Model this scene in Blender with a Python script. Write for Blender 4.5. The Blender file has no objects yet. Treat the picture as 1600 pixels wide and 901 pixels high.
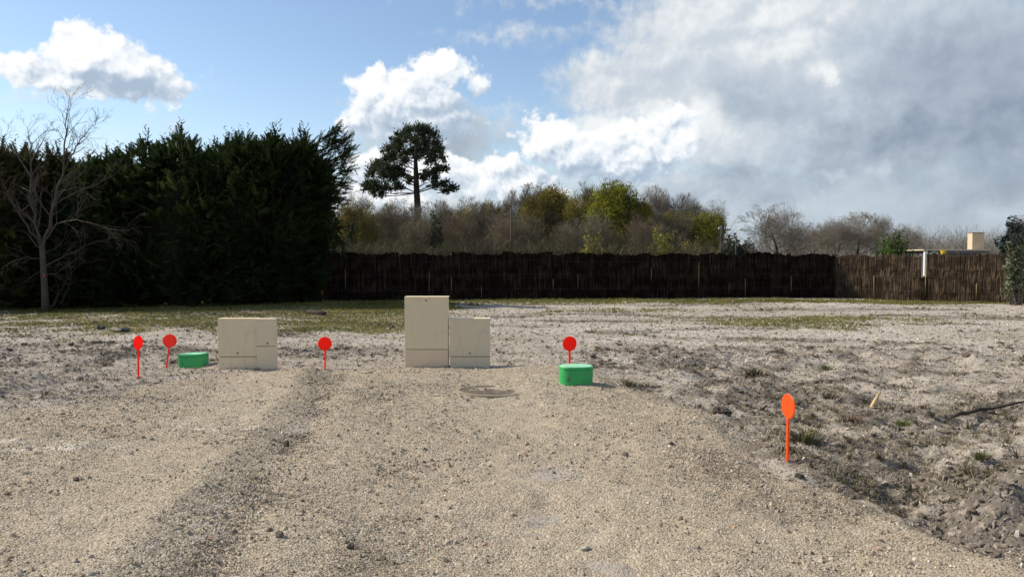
import bpy, math, random
import numpy as np
from mathutils import Vector, Matrix

SC = bpy.context.scene
COL = SC.collection
R = math.radians

# ------------------------------------------------------------------ camera
F_PX, CX, CY = 1150.0, 800.0, 450.5        # focal length and centre in photo pixels
CAM_H = 1.6
PITCH = math.atan((CY - 404.0) / F_PX)     # looking slightly down
cam = bpy.data.objects.new('camera', bpy.data.cameras.new('camera'))
COL.objects.link(cam)
cam.location = (0, 0, CAM_H)
cam.rotation_euler = (math.pi / 2 - PITCH, 0, 0)
cam.data.sensor_width = 36.0
cam.data.lens = 36.0 * F_PX / 1600.0
cam.data.clip_start = 0.05
cam.data.clip_end = 9000
SC.camera = cam

SC.view_settings.view_transform = 'Standard'
SC.view_settings.look = 'None'
SC.view_settings.exposure = 0.22
SC.view_settings.gamma = 1.0

SUN_EL = R(40)
SUN_DIR = Vector((-math.cos(R(13)) * math.cos(SUN_EL), math.sin(R(13)) * math.cos(SUN_EL), math.sin(SUN_EL)))
sl = bpy.data.lights.new('sun', 'SUN')
sl.energy = 5.0
sl.angle = R(0.5)
sl.color = (1.0, 0.90, 0.75)
sun = bpy.data.objects.new('sun', sl)
COL.objects.link(sun)
sun.rotation_euler = SUN_DIR.to_track_quat('Z', 'Y').to_euler()


def ray(px, py):
    x, v = (px - CX) / F_PX, (CY - py) / F_PX
    return Vector((x, math.cos(PITCH) + v * math.sin(PITCH), -math.sin(PITCH) + v * math.cos(PITCH)))


def at(px, py, z=0.0):
    """point of the level z under the photo pixel"""
    d = ray(px, py)
    t = (z - CAM_H) / d.z
    return Vector((d.x * t, d.y * t, z))


def up(px, py, Y):
    """point at the distance Y behind the photo pixel"""
    d = ray(px, py)
    t = Y / d.y
    return Vector((d.x * t, Y, CAM_H + d.z * t))


def sky_deg(px, py):
    d = ray(px, py).normalized()
    return math.degrees(math.atan2(d.x, d.y)), math.degrees(math.asin(d.z))


# ------------------------------------------------------------------ node helpers
class NT:
    def __init__(self, tree):
        self.t = tree
        self.n = tree.nodes
        self.l = tree.links

    def new(self, kind, **kw):
        nd = self.n.new(kind)
        for k, v in kw.items():
            setattr(nd, k, v)
        return nd

    def put(self, sock, v):
        if isinstance(v, bpy.types.NodeSocket):
            self.l.new(v, sock)
        elif v is not None:
            sock.default_value = v

    def math(self, op, a, b=None, c=None, clamp=False):
        nd = self.new('ShaderNodeMath', operation=op, use_clamp=clamp)
        for i, v in enumerate((a, b, c)):
            if v is not None:
                self.put(nd.inputs[i], v)
        return nd.outputs[0]

    def vmath(self, op, a, b=None, c=None):
        nd = self.new('ShaderNodeVectorMath', operation=op)
        for i, v in enumerate((a, b, c)):
            if v is not None:
                self.put(nd.inputs[i], v)
        return nd.outputs['Value'] if op in ('LENGTH', 'DOT_PRODUCT') else nd.outputs[0]

    def noise(self, vec, scale, detail=2.0, rough=0.5, dim='3D', out=0, dist=0.0):
        nd = self.new('ShaderNodeTexNoise', noise_dimensions=dim)
        if vec is not None:
            self.l.new(vec, nd.inputs['Vector'])
        nd.inputs['Scale'].default_value = scale
        nd.inputs['Detail'].default_value = detail
        nd.inputs['Roughness'].default_value = rough
        nd.inputs['Distortion'].default_value = dist
        return nd.outputs[out]

    def smooth(self, v, lo, hi, a=0.0, b=1.0):
        nd = self.new('ShaderNodeMapRange', interpolation_type='SMOOTHSTEP')
        self.put(nd.inputs[0], v)
        for i, x in ((1, lo), (2, hi), (3, a), (4, b)):
            self.put(nd.inputs[i], x)
        return nd.outputs[0]

    def mix(self, f, a, b, mode='MIX'):
        nd = self.new('ShaderNodeMix', data_type='RGBA', blend_type=mode)
        self.put(nd.inputs[0], f)
        self.put(nd.inputs[6], a if isinstance(a, bpy.types.NodeSocket) else (*a, 1.0))
        self.put(nd.inputs[7], b if isinstance(b, bpy.types.NodeSocket) else (*b, 1.0))
        return nd.outputs[2]

    def ramp(self, v, stops, interp='LINEAR'):
        nd = self.new('ShaderNodeValToRGB')
        cr = nd.color_ramp
        cr.interpolation = interp
        while len(cr.elements) < len(stops):
            cr.elements.new(0.5)
        for e, (p, c) in zip(cr.elements, stops):
            e.position = p
            e.color = (*c, 1.0)
        self.put(nd.inputs[0], v)
        return nd.outputs[0]


# ------------------------------------------------------------------ world: sky and clouds
world = bpy.data.worlds.new('World')
SC.world = world
world.use_nodes = True
try:
    world.cycles.sampling_method = 'MANUAL'
    world.cycles.sample_map_resolution = 512
except Exception:
    pass


def field_group(name, blobs, w1, w2, w3, s1, s2, s3, gen):
    """cloud thickness (in degrees) over the sky, as a node group: soft ellipses pushed about by noise;
    gen = (scale, offset, gain) of the plain cloud cover that goes on outside the part in view"""
    g = bpy.data.node_groups.new(name, 'ShaderNodeTree')
    g.interface.new_socket('P', in_out='INPUT', socket_type='NodeSocketVector')
    g.interface.new_socket('D', in_out='OUTPUT', socket_type='NodeSocketFloat')
    T = NT(g)
    gi, go = T.new('NodeGroupInput'), T.new('NodeGroupOutput')
    P = gi.outputs[0]

    def warp(p, scale, amp, detail, rough):
        c = T.noise(p, scale, detail, rough, '2D', 1)
        c = T.vmath('SUBTRACT', c, (0.5, 0.5, 0.5))
        return T.vmath('MULTIPLY_ADD', c, (amp, amp, 0.0), P)

    q = P
    for sc, am, de in ((s1, w1, 2.0), (s2, w2, 3.0), (s3, w3, 4.0)):
        if am:
            c = T.noise(P, sc, de, 0.55, '2D', 1)
            c = T.vmath('SUBTRACT', c, (0.5, 0.5, 0.5))
            q = T.vmath('MULTIPLY_ADD', c, (am, am, 0.0), q)
    acc = None
    for (px, py, rx, ry) in blobs:
        a0, e0 = sky_deg(px, py)
        a1, _ = sky_deg(px + rx, py)
        _, e1 = sky_deg(px, py - ry)
        ra, re = a1 - a0, e1 - e0
        v = T.vmath('MULTIPLY_ADD', q, (1 / ra, 1 / re, 0.0), (-a0 / ra, -e0 / re, 0.0))
        d = T.math('MULTIPLY_ADD', T.vmath('LENGTH', v), -min(ra, re), min(ra, re))
        acc = d if acc is None else T.math('SMOOTH_MAX', acc, d, 0.25)
    if gen:
        sx = T.new('ShaderNodeSeparateXYZ')
        T.l.new(P, sx.inputs[0])
        out = T.math('MAXIMUM', T.math('SUBTRACT', T.math('ABSOLUTE', sx.outputs[0]), 37.0),
                     T.math('SUBTRACT', sx.outputs[1], 22.0))
        n = T.noise(P, gen[0], 6.0, 0.55, '2D')
        cover = T.math('MULTIPLY_ADD', T.math('SUBTRACT', n, gen[1]), gen[2], 0.0)
        cover = T.math('SUBTRACT', cover, T.smooth(out, -2.0, 4.0, 12.0, 0.0))
        acc = T.math('MAXIMUM', acc, cover)
    T.put(go.inputs[0], acc)
    return g


def build_world():
    T = NT(world.node_tree)
    T.n.clear()
    out = T.new('ShaderNodeOutputWorld')
    sky = T.new('ShaderNodeTexSky', sky_type='NISHITA', sun_disc=False)
    sky.sun_elevation = SUN_EL
    sky.sun_rotation = math.atan2(SUN_DIR.x, SUN_DIR.y)
    sky.altitude = 50
    sky.air_density = 1.0
    sky.dust_density = 0.3
    sky.ozone_density = 1.0
    bg = T.new('ShaderNodeBackground')
    T.l.new(sky.outputs[0], bg.inputs[0])
    bg.inputs[1].default_value = 0.13
    tc = T.new('ShaderNodeTexCoord')
    s = T.new('ShaderNodeSeparateXYZ')
    T.l.new(tc.outputs['Generated'], s.inputs[0])
    az = T.math('MULTIPLY', T.math('ARCTAN2', s.outputs[0], s.outputs[1]), 57.29578)
    el = T.math('MULTIPLY', T.math('ARCSINE', s.outputs[2]), 57.29578)
    cb = T.new('ShaderNodeCombineXYZ')
    T.l.new(az, cb.inputs[0])
    T.l.new(el, cb.inputs[1])
    P = cb.outputs[0]

    def call(grp, off=(0, 0)):
        nd = T.new('ShaderNodeGroup')
        nd.node_tree = grp
        T.l.new(P if off == (0, 0) else T.vmath('ADD', P, (off[0], off[1], 0.0)), nd.inputs[0])
        return nd.outputs[0]

    # heaped white clouds with firm edges
    cumulus = field_group('cumulus_field', [
        (148, 92, 98, 66), (215, 125, 92, 46), (45, 106, 74, 32), (132, 66, 70, 42), (264, 138, 50, 30), (95, 118, 98, 34),
        (640, 160, 108, 56), (690, 108, 58, 34), (590, 142, 60, 46), (556, 190, 34, 36), (748, 132, 26, 28), (660, 190, 110, 46), (796, 134, 9, 12),
        (600, 262, 70, 34), (690, 274, 100, 44), (545, 310, 44, 40), (780, 265, 50, 34), (610, 320, 90, 30),
        (858, 220, 62, 48), (930, 236, 96, 46), (1010, 226, 96, 50), (800, 288, 130, 32), (960, 272, 120, 28), (1060, 185, 50, 34)],
        1.0, 1.0, 0.8, 0.16, 0.5, 1.5, (0.06, 0.60, 26.0))
    # the wide grey sheet on the right
    sheet = field_group('sheet_field', [
        (1300, 130, 440, 190), (1180, 40, 330, 95), (1500, 280, 330, 160), (1250, 345, 560, 70), (640, 320, 280, 50), (968, 125, 132, 70), (800, 58, 100, 15), (745, 172, 90, 14),
        (940, 205, 100, 56), (1120, 300, 340, 64), (890, 2, 150, 10), (1030, 90, 150, 64), (680, 215, 150, 66), (690, 270, 190, 44), (40, 150, 50, 12), (255, 196, 40, 18), (340, 134, 14, 8)],
        2.4, 2.2, 1.3, 0.08, 0.35, 1.1, (0.045, 0.60, 30.0))
    fine = T.noise(P, 0.9, 7.0, 0.58, '2D')

    def shade(px, py, rx, ry, amt, warp_v):
        a0, e_0 = sky_deg(px, py)
        a1, _ = sky_deg(px + rx, py)
        _, e_1 = sky_deg(px, py - ry)
        v = T.vmath('MULTIPLY_ADD', warp_v, (1 / (a1 - a0), 1 / (e_1 - e_0), 0.0), (-a0 / (a1 - a0), -e_0 / (e_1 - e_0), 0.0))
        return T.smooth(T.vmath('LENGTH', v), 1.3, 0.2, 0.0, amt)

    def shades(tone, rows, warp_v):
        for (px, py, rx, ry, amt) in rows:
            tone = T.math('SUBTRACT' if amt > 0 else 'ADD', tone, shade(px, py, rx, ry, abs(amt), warp_v))
        return tone

    pw = T.noise(P, 0.5, 4.0, 0.55, '2D', 1)
    Pp = T.vmath('MULTIPLY_ADD', T.vmath('SUBTRACT', pw, (0.5, 0.5, 0.5)), (1.6, 1.6, 0.0), P)

    def puffs(p):
        """rounded heaps of heaps, 1 on their crowns"""
        v = T.new('ShaderNodeTexVoronoi', voronoi_dimensions='2D', feature='SMOOTH_F1')
        T.l.new(p, v.inputs['Vector'])
        for k, x in (('Scale', 0.34), ('Detail', 3.0), ('Roughness', 0.5), ('Lacunarity', 2.1), ('Smoothness', 0.35)):
            v.inputs[k].default_value = x
        return T.math('SUBTRACT', 1.0, v.outputs['Distance'])
    puff = puffs(Pp)
    relief = T.math('SUBTRACT', puff, puffs(T.vmath('ADD', Pp, (-0.30, 0.42, 0.0))))
    w = T.noise(P, 0.30, 5.0, 0.6, '2D', 1)
    wv = T.vmath('SUBTRACT', w, (0.5, 0.5, 0.5))
    Pw = T.vmath('MULTIPLY_ADD', wv, (6.0, 5.0, 0.0), P)
    Pc = T.vmath('MULTIPLY_ADD', wv, (3.0, 3.0, 0.0), P)

    d0, d1 = call(cumulus), call(cumulus, (-0.28, 0.40))
    edge = T.math('MULTIPLY_ADD', T.math('SUBTRACT', fine, 0.5), 0.7, d0)
    edge = T.math('MULTIPLY_ADD', T.math('SUBTRACT', puff, 0.36), 0.9, edge)
    a_cum = T.smooth(edge, -0.02, 0.48)
    br = T.math('MULTIPLY_ADD', T.math('SUBTRACT', d0, d1), 0.55, 0.72)
    br = T.math('MULTIPLY_ADD', relief, 0.8, br)
    br = T.math('MULTIPLY_ADD', T.math('SUBTRACT', fine, 0.5), 0.5, br)
    br = shades(br, ((215, 142, 100, 30, 0.55), (120, 122, 90, 20, 0.22), (165, 100, 60, 26, 0.12), (660, 205, 140, 44, 0.36), (730, 165, 80, 44, 0.38), (600, 178, 60, 34, 0.12), (1010, 270, 180, 26, 0.45),
                     (860, 262, 90, 22, 0.20), (640, 300, 160, 30, 0.15), (120, 62, 60, 30, -0.2), (680, 98, 50, 24, -0.2), (580, 130, 50, 26, -0.2), (870, 195, 50, 24, -0.2)), Pc)
    c_cum = T.ramp(br, [(0.0, (0.36, 0.45, 0.56)), (0.3, (0.47, 0.55, 0.65)), (0.65, (0.72, 0.77, 0.82)), (0.9, (0.86, 0.87, 0.88))])

    e0, e1 = call(sheet), call(sheet, (-0.7, 0.8))
    wisp = T.noise(P, 0.20, 6.0, 0.52, '2D', 0, 0.4)
    a_sh = T.smooth(T.math('MULTIPLY_ADD', T.math('SUBTRACT', fine, 0.5), 2.2, e0), -0.4, 1.7)
    tone = T.math('MULTIPLY_ADD', T.math('SUBTRACT', wisp, 0.5), 0.42, 0.80)
    tone = T.math('MULTIPLY_ADD', relief, 0.09, tone)
    tone = T.math('MULTIPLY_ADD', T.math('SUBTRACT', fine, 0.5), 0.07, tone)
    tone = T.math('MULTIPLY_ADD', T.math('SUBTRACT', e0, e1), 0.12, tone)
    tone = shades(tone, ((1600, 225, 320, 90, 0.46), (1600, 60, 330, 180, 0.33), (1340, 232, 210, 46, 0.24), (700, 215, 150, 60, 0.30),
                         (1120, 290, 280, 40, 0.36), (1480, 335, 380, 80, 0.22), (1370, 120, 150, 110, 0.16),
                         (1085, 185, 90, 40, -0.18), (960, 190, 120, 60, -0.16), (1392, 245, 34, 30, -0.22),
                         (1292, 130, 30, 24, -0.20), (1570, 335, 110, 40, -0.16), (1300, 270, 46, 14, -0.20), (1220, 20, 70, 26, -0.10)), Pw)
    tone = T.math('MULTIPLY_ADD', T.smooth(el, 7.0, 1.0), T.math('MULTIPLY_ADD', tone, -0.6, 0.31), tone)
    c_sh = T.ramp(tone, [(0.0, (0.17, 0.225, 0.305)), (0.35, (0.31, 0.365, 0.44)), (0.6, (0.43, 0.50, 0.57)), (0.8, (0.55, 0.60, 0.65)), (1.0, (0.78, 0.80, 0.80))])

    # a darker heap in front of the sheet, with bright rims where the sun comes round it
    heap = field_group('heap_field', [(1190, 150, 118, 72), (1140, 128, 72, 46), (1245, 160, 60, 62), (1185, 192, 84, 30), (1420, 262, 46, 26), (1480, 285, 90, 24), (1560, 250, 120, 34)],
                       1.6, 1.4, 0.9, 0.12, 0.45, 1.4, None)
    h0, h1 = call(heap), call(heap, (0.5, 0.5))
    a_hp = T.smooth(T.math('MULTIPLY_ADD', T.math('SUBTRACT', fine, 0.5), 0.9, T.math('MULTIPLY_ADD', T.math('SUBTRACT', puff, 0.4), 1.2, h0)), -0.3, 1.9, 0.0, 0.88)
    hb = T.math('MULTIPLY_ADD', T.math('SUBTRACT', h0, h1), 0.14, 0.50)
    hb = T.math('MULTIPLY_ADD', relief, 0.10, hb)
    hb = T.math('SUBTRACT', hb, T.smooth(az, 17.0, 33.0, 0.0, 0.18))
    c_sh = T.mix(a_hp, c_sh, T.ramp(hb, [(0.0, (0.18, 0.25, 0.34)), (0.5, (0.38, 0.445, 0.52)), (0.8, (0.58, 0.63, 0.68)), (1.0, (0.76, 0.78, 0.79))]))

    above = T.smooth(el, -2.0, 0.5)
    a_sh = T.math('MAXIMUM', T.math('MULTIPLY', a_sh, 0.95), T.smooth(el, 10.0, 2.5, 0.0, 0.92))
    a_sh = T.math('MULTIPLY', a_sh, above)
    a_cum = T.math('MULTIPLY', a_cum, above)
    # thin white veil close to the horizon
    b1 = T.new('ShaderNodeBackground')
    T.l.new(c_sh, b1.inputs[0])
    b2 = T.new('ShaderNodeBackground')
    T.l.new(c_cum, b2.inputs[0])
    m1, m2 = T.new('ShaderNodeMixShader'), T.new('ShaderNodeMixShader')
    T.l.new(a_sh, m1.inputs[0])
    T.l.new(bg.outputs[0], m1.inputs[1])
    T.l.new(b1.outputs[0], m1.inputs[2])
    T.l.new(a_cum, m2.inputs[0])
    T.l.new(m1.outputs[0], m2.inputs[1])
    T.l.new(b2.outputs[0], m2.inputs[2])
    T.l.new(m2.outputs[0], out.inputs[0])


build_world()

# ------------------------------------------------------------------ materials


def material(name, build):
    m = bpy.data.materials.new(name)
    m.use_nodes = True
    T = NT(m.node_tree)
    T.n.clear()
    o = T.new('ShaderNodeOutputMaterial')
    T.l.new(build(T), o.inputs[0])
    return m


def principled(T, color, rough=0.8, spec=0.3, normal=None, metallic=0.0):
    p = T.new('ShaderNodeBsdfPrincipled')
    T.put(p.inputs['Base Color'], color if isinstance(color, bpy.types.NodeSocket) else (*color, 1.0))
    T.put(p.inputs['Roughness'], rough)
    p.inputs['Specular IOR Level'].default_value = spec
    p.inputs['Metallic'].default_value = metallic
    if normal is not None:
        T.l.new(normal, p.inputs['Normal'])
    return p.outputs[0]


def bump(T, height, strength=0.3, dist=0.01):
    b = T.new('ShaderNodeBump')
    b.inputs['Strength'].default_value = strength
    b.inputs['Distance'].default_value = dist
    T.l.new(height, b.inputs['Height'])
    return b.outputs[0]


def simple(name, color, rough=0.7, var=0.15, scale=6.0, spec=0.3, bstr=0.0, bdist=0.004, dirt=None, mud=0.0):
    def f(T):
        tc = T.new('ShaderNodeTexCoord').outputs['Object']
        n = T.noise(tc, scale, 4.0, 0.6)
        c = T.mix(n, [x * (1 - var) for x in color], [min(1, x * (1 + var)) for x in color])
        if dirt:
            k = T.smooth(T.noise(tc, scale * 2.3, 6.0, 0.65), 0.5, 0.72, 0.0, dirt[1])
            c = T.mix(k, c, dirt[0])
        if mud:
            # dried mud thrown up from the soil: speckles and runs, thick low down and ragged above
            z = T.new('ShaderNodeSeparateXYZ')
            T.l.new(tc, z.inputs[0])
            sp = T.noise(T.vmath('MULTIPLY', tc, (1.0, 1.0, 0.45)), 26.0, 6.0, 0.7)
            k = T.smooth(T.math('MULTIPLY_ADD', z.outputs[2], -1.1 / mud, sp), 0.50, 0.62, 0.0, 0.75)
            st = T.smooth(T.noise(T.vmath('MULTIPLY', tc, (9.0, 9.0, 0.6)), 3.0, 5.0, 0.7), 0.55, 0.8, 0.0, 0.22)
            c = T.mix(st, c, (0.40, 0.33, 0.24))
            c = T.mix(k, c, (0.33, 0.265, 0.185))
        nm = bump(T, T.noise(tc, scale * 6, 3.0), bstr, bdist) if bstr else None
        return principled(T, c, rough, spec, nm)
    return material(name, f)


def leafmat(name, c1, c2, trans=0.3, scale=0.6, rnd=0.25):
    """foliage: diffuse and translucent, the tint varies over the plant and from plant to plant"""
    def f(T):
        g = T.new('ShaderNodeNewGeometry')
        oi = T.new('ShaderNodeObjectInfo')
        n = T.noise(g.outputs['Position'], scale, 4.0, 0.6)
        n = T.smooth(n, 0.35, 0.65)
        c = T.mix(n, c1, c2)
        k = T.math('MULTIPLY_ADD', g.outputs['Random Per Island'], rnd * 2, 1.0 - rnd)
        k = T.math('MULTIPLY', k, T.math('MULTIPLY_ADD', oi.outputs['Random'], 0.3, 0.85))
        c = T.vmath('SCALE', c)
        nd = c.node
        T.put(nd.inputs['Scale'], k)
        d, t, m = T.new('ShaderNodeBsdfDiffuse'), T.new('ShaderNodeBsdfTranslucent'), T.new('ShaderNodeMixShader')
        T.l.new(c, d.inputs[0])
        T.l.new(c, t.inputs[0])
        m.inputs[0].default_value = trans
        T.l.new(d.outputs[0], m.inputs[1])
        T.l.new(t.outputs[0], m.inputs[2])
        return m.outputs[0]
    return material(name, f)


M = {}
M['cypress'] = leafmat('cypress_foliage', (0.020, 0.032, 0.013), (0.042, 0.060, 0.020), 0.3, 0.9)
M['cypress_brown'] = leafmat('cypress_foliage_browned', (0.034, 0.038, 0.015), (0.066, 0.062, 0.026), 0.3, 0.9)
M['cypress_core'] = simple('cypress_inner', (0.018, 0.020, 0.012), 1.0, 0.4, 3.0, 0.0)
M['pine'] = leafmat('pine_needles', (0.042, 0.056, 0.034), (0.080, 0.098, 0.056), 0.25, 0.5)
M['bark'] = simple('bark', (0.14, 0.115, 0.09), 0.95, 0.4, 9.0, 0.1, 0.6, 0.01)
M['bark_pale'] = simple('grey_bark', (0.078, 0.067, 0.054), 0.95, 0.35, 9.0, 0.1, 0.5, 0.006)
M['bark_dark'] = simple('dark_bark', (0.045, 0.038, 0.032), 0.95, 0.4, 5.0, 0.1)
M['twig'] = simple('twigs', (0.165, 0.142, 0.10), 0.95, 0.3, 1.0, 0.05)
M['twig_dark'] = simple('dark_twigs', (0.085, 0.072, 0.048), 0.95, 0.3, 1.0, 0.05)
M['twig_grey'] = simple('grey_twigs', (0.21, 0.185, 0.152), 0.95, 0.3, 1.0, 0.05)
M['twig_red'] = simple('reddish_twigs', (0.18, 0.145, 0.10), 0.95, 0.3, 1.0, 0.05)
M['thicket_near'] = leafmat('thicket_near_twigs', (0.075, 0.062, 0.045), (0.15, 0.135, 0.075), 0.0, 0.3, 0.35)
M['thicket_mid'] = leafmat('thicket_twigs', (0.14, 0.11, 0.075), (0.26, 0.22, 0.12), 0.0, 0.16, 0.3)
M['olive'] = leafmat('spring_leaves_olive', (0.25, 0.225, 0.045), (0.40, 0.35, 0.08), 0.35, 0.35)
M['yellow'] = leafmat('spring_leaves_yellowish', (0.28, 0.23, 0.065), (0.40, 0.34, 0.10), 0.35, 0.35)
M['green'] = leafmat('spring_leaves_green', (0.19, 0.20, 0.03), (0.34, 0.33, 0.055), 0.35, 0.35)
M['ivy'] = leafmat('ivy_leaves', (0.014, 0.026, 0.014), (0.03, 0.05, 0.022), 0.1, 1.0)
M['laurel'] = leafmat('laurel_leaves', (0.03, 0.065, 0.014), (0.08, 0.13, 0.03), 0.25, 1.2)
M['far_conifer'] = leafmat('far_conifer_needles', (0.022, 0.036, 0.034), (0.040, 0.056, 0.048), 0.1, 0.3)
M['pale_ivy'] = leafmat('variegated_leaves', (0.026, 0.038, 0.017), (0.27, 0.29, 0.18), 0.15, 6.0, 0.6)
M['brush'] = leafmat('heather_twigs', (0.018, 0.012, 0.009), (0.055, 0.038, 0.027), 0.0, 2.5, 0.45)  # darker copy for the back fence, its shade put into the colour
M['brush_sunlit_tone'] = leafmat('sunlit_tone_heather_twigs', (0.050, 0.036, 0.025), (0.170, 0.122, 0.081), 0.0, 2.5, 0.45)  # lighter copy of the heather for the right fence, sunlight put into the colour
M['brush_core_sunlit_tone'] = simple('sunlit_tone_heather_core', (0.045, 0.033, 0.024), 1.0, 0.5, 14.0, 0.0)  # core of the right fence, lightened likewise to look sunlit
M['brush_core'] = simple('heather_core', (0.010, 0.007, 0.006), 1.0, 0.4, 12.0, 0.0)  # near-black, with the shade between the twigs put into the colour
M['cane'] = simple('pale_cane', (0.34, 0.27, 0.12), 0.8, 0.25, 5.0)
M['wire'] = simple('rusty_wire', (0.07, 0.05, 0.04), 0.5, 0.1, 5.0)
M['beige'] = simple('beige_polyester', (0.70, 0.575, 0.385), 0.55, 0.05, 2.0, 0.35, 0.08, 0.002, ((0.50, 0.42, 0.30), 0.35), 1.0)
M['beige_plinth'] = simple('beige_plinth', (0.68, 0.53, 0.365), 0.6, 0.06, 2.0, 0.3, 0.08, 0.002, ((0.46, 0.38, 0.28), 0.45), 1.0)
M['beige_grey'] = simple('grey_beige_polyester', (0.65, 0.545, 0.38), 0.55, 0.05, 2.0, 0.35, 0.08, 0.002, ((0.45, 0.40, 0.31), 0.4), 1.0)
M['seam'] = simple('seam_rubber', (0.42, 0.335, 0.21), 0.9, 0.1)
M['rib'] = simple('beige_rib', (0.60, 0.485, 0.315), 0.55, 0.05, 2.0, 0.35)
M['lock'] = simple('lock_metal', (0.08, 0.08, 0.085), 0.45, 0.1, 5.0, 0.5)
M['green_plastic'] = simple('green_plastic', (0.030, 0.36, 0.10), 0.45, 0.10, 5.0, 0.4, 0.05, 0.002, ((0.10, 0.20, 0.09), 0.5), 0.45)
M['green_lid'] = simple('pale_green_lid', (0.26, 0.60, 0.36), 0.5, 0.12, 5.0, 0.4, 0.0, 0.002, ((0.55, 0.60, 0.50), 0.6))
M['cast_iron'] = simple('dusty_iron', (0.12, 0.10, 0.08), 0.95, 0.5, 9.0, 0.1, 0.8, 0.012, ((0.31, 0.255, 0.18), 0.92))
M['concrete'] = simple('dusty_concrete', (0.25, 0.212, 0.158), 0.95, 0.25, 6.0, 0.1, 0.6, 0.008)
M['plaster'] = simple('pale_plaster', (0.78, 0.70, 0.58), 0.9, 0.06, 1.0)
M['plaster_pink'] = simple('warm_plaster', (0.58, 0.43, 0.30), 0.9, 0.06, 1.0)
M['white'] = simple('white_paint', (0.66, 0.66, 0.63), 0.6, 0.05, 2.0)
M['slate'] = simple('dark_fascia', (0.10, 0.10, 0.13), 0.6, 0.1, 2.0)
M['roof_edge'] = simple('pale_roof_edge', (0.50, 0.44, 0.32), 0.8, 0.1, 2.0)
M['yellow_paint'] = simple('yellow_plastic', (0.62, 0.42, 0.03), 0.5, 0.1, 3.0)
M['pole'] = simple('tarred_pole', (0.06, 0.052, 0.045), 0.9, 0.3, 4.0)
M['black_plastic'] = simple('black_plastic', (0.02, 0.02, 0.022), 0.6, 0.3, 4.0)
M['old_wood'] = simple('weathered_dark_wood', (0.055, 0.045, 0.038), 0.9, 0.4, 9.0, 0.1, 0.5)
M['fresh_wood'] = simple('split_wood', (0.60, 0.42, 0.20), 0.8, 0.2, 9.0)
M['red_paint'] = simple('faded_red_paint', (0.28, 0.06, 0.04), 0.8, 0.2, 9.0)


def plastic_marker(name, c, tr):
    def f(T):
        tc = T.new('ShaderNodeTexCoord').outputs['Object']
        n = T.noise(tc, 9.0, 4.0)
        col = T.mix(n, [x * 0.88 for x in c], c)
        sc = T.smooth(T.noise(tc, 38.0, 6.0, 0.75), 0.62, 0.72, 0.0, 0.55)
        col = T.mix(sc, col, (0.50, 0.16, 0.08))
        p = principled(T, col, 0.4, 0.4)
        t = T.new('ShaderNodeBsdfTranslucent')
        T.l.new(col, t.inputs[0])
        m = T.new('ShaderNodeMixShader')
        m.inputs[0].default_value = tr
        T.l.new(p, m.inputs[1])
        T.l.new(t.outputs[0], m.inputs[2])
        return m.outputs[0]
    return material(name, f)


M['orange'] = plastic_marker('fluorescent_orange_plastic', (1.0, 0.17, 0.03), 0.5)
M['red'] = plastic_marker('fluorescent_red_plastic', (1.0, 0.042, 0.016), 0.6)
M['red_faded'] = plastic_marker('faded_red_plastic', (0.96, 0.085, 0.045), 0.5)


def stonemat(name, stops):
    def f(T):
        oi = T.new('ShaderNodeObjectInfo')
        tc = T.new('ShaderNodeTexCoord').outputs['Object']
        c = T.ramp(oi.outputs['Random'], stops, 'CONSTANT')
        n = T.noise(tc, 2.5, 4.0)
        tn = T.new('ShaderNodeAttribute', attribute_name='tone', attribute_type='INSTANCER').outputs['Fac']
        c = T.mix(T.smooth(n, 0.3, 0.7), c, T.mix(0.35, c, (0.34, 0.28, 0.20)))
        c = T.vmath('SCALE', c)
        T.put(c.node.inputs['Scale'], T.math('MAXIMUM', tn, 0.25))
        return principled(T, c, 0.95, 0.1)
    return material(name, f)


M['gravel'] = stonemat('gravel_stones', [(0.0, (0.345, 0.289, 0.212)), (0.22, (0.40, 0.34, 0.257)), (0.42, (0.30, 0.249, 0.187)), (0.56, (0.45, 0.39, 0.305)),
                                         (0.70, (0.24, 0.198, 0.15)), (0.80, (0.38, 0.318, 0.255)), (0.87, (0.14, 0.12, 0.098)), (0.92, (0.56, 0.50, 0.41)), (0.965, (0.72, 0.66, 0.57)), (0.985, (0.46, 0.25, 0.15))])
M['clods'] = stonemat('earth_clods', [(0.0, (0.36, 0.31, 0.265)), (0.2, (0.24, 0.205, 0.175)), (0.42, (0.13, 0.112, 0.095)), (0.62, (0.42, 0.365, 0.315)),
                                      (0.80, (0.19, 0.165, 0.14)), (0.93, (0.55, 0.50, 0.45))])
M['darkclods'] = stonemat('dark_clods', [(0.0, (0.085, 0.072, 0.06)), (0.35, (0.13, 0.11, 0.09)), (0.7, (0.06, 0.052, 0.045)), (0.9, (0.20, 0.17, 0.14))])
M['straw'] = leafmat('dead_straw', (0.30, 0.25, 0.17), (0.46, 0.40, 0.30), 0.2, 2.0, 0.4)
M['weed_dark'] = leafmat('dead_weed', (0.06, 0.052, 0.035), (0.14, 0.12, 0.08), 0.2, 2.0, 0.4)
M['weed_green'] = leafmat('green_weed', (0.07, 0.10, 0.022), (0.15, 0.18, 0.045), 0.3, 2.0, 0.4)
M['weed_red'] = leafmat('reddish_weed', (0.13, 0.075, 0.045), (0.22, 0.14, 0.09), 0.2, 2.0, 0.4)
M['grass'] = leafmat('field_grass', (0.115, 0.122, 0.032), (0.225, 0.205, 0.066), 0.3, 0.5, 0.35)


# ------------------------------------------------------------------ object helpers
def tag(o, label=None, cat=None, group=None, kind=None):
    for k, v in (('label', label), ('category', cat), ('group', group), ('kind', kind)):
        if v:
            o[k] = v
    return o


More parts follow.
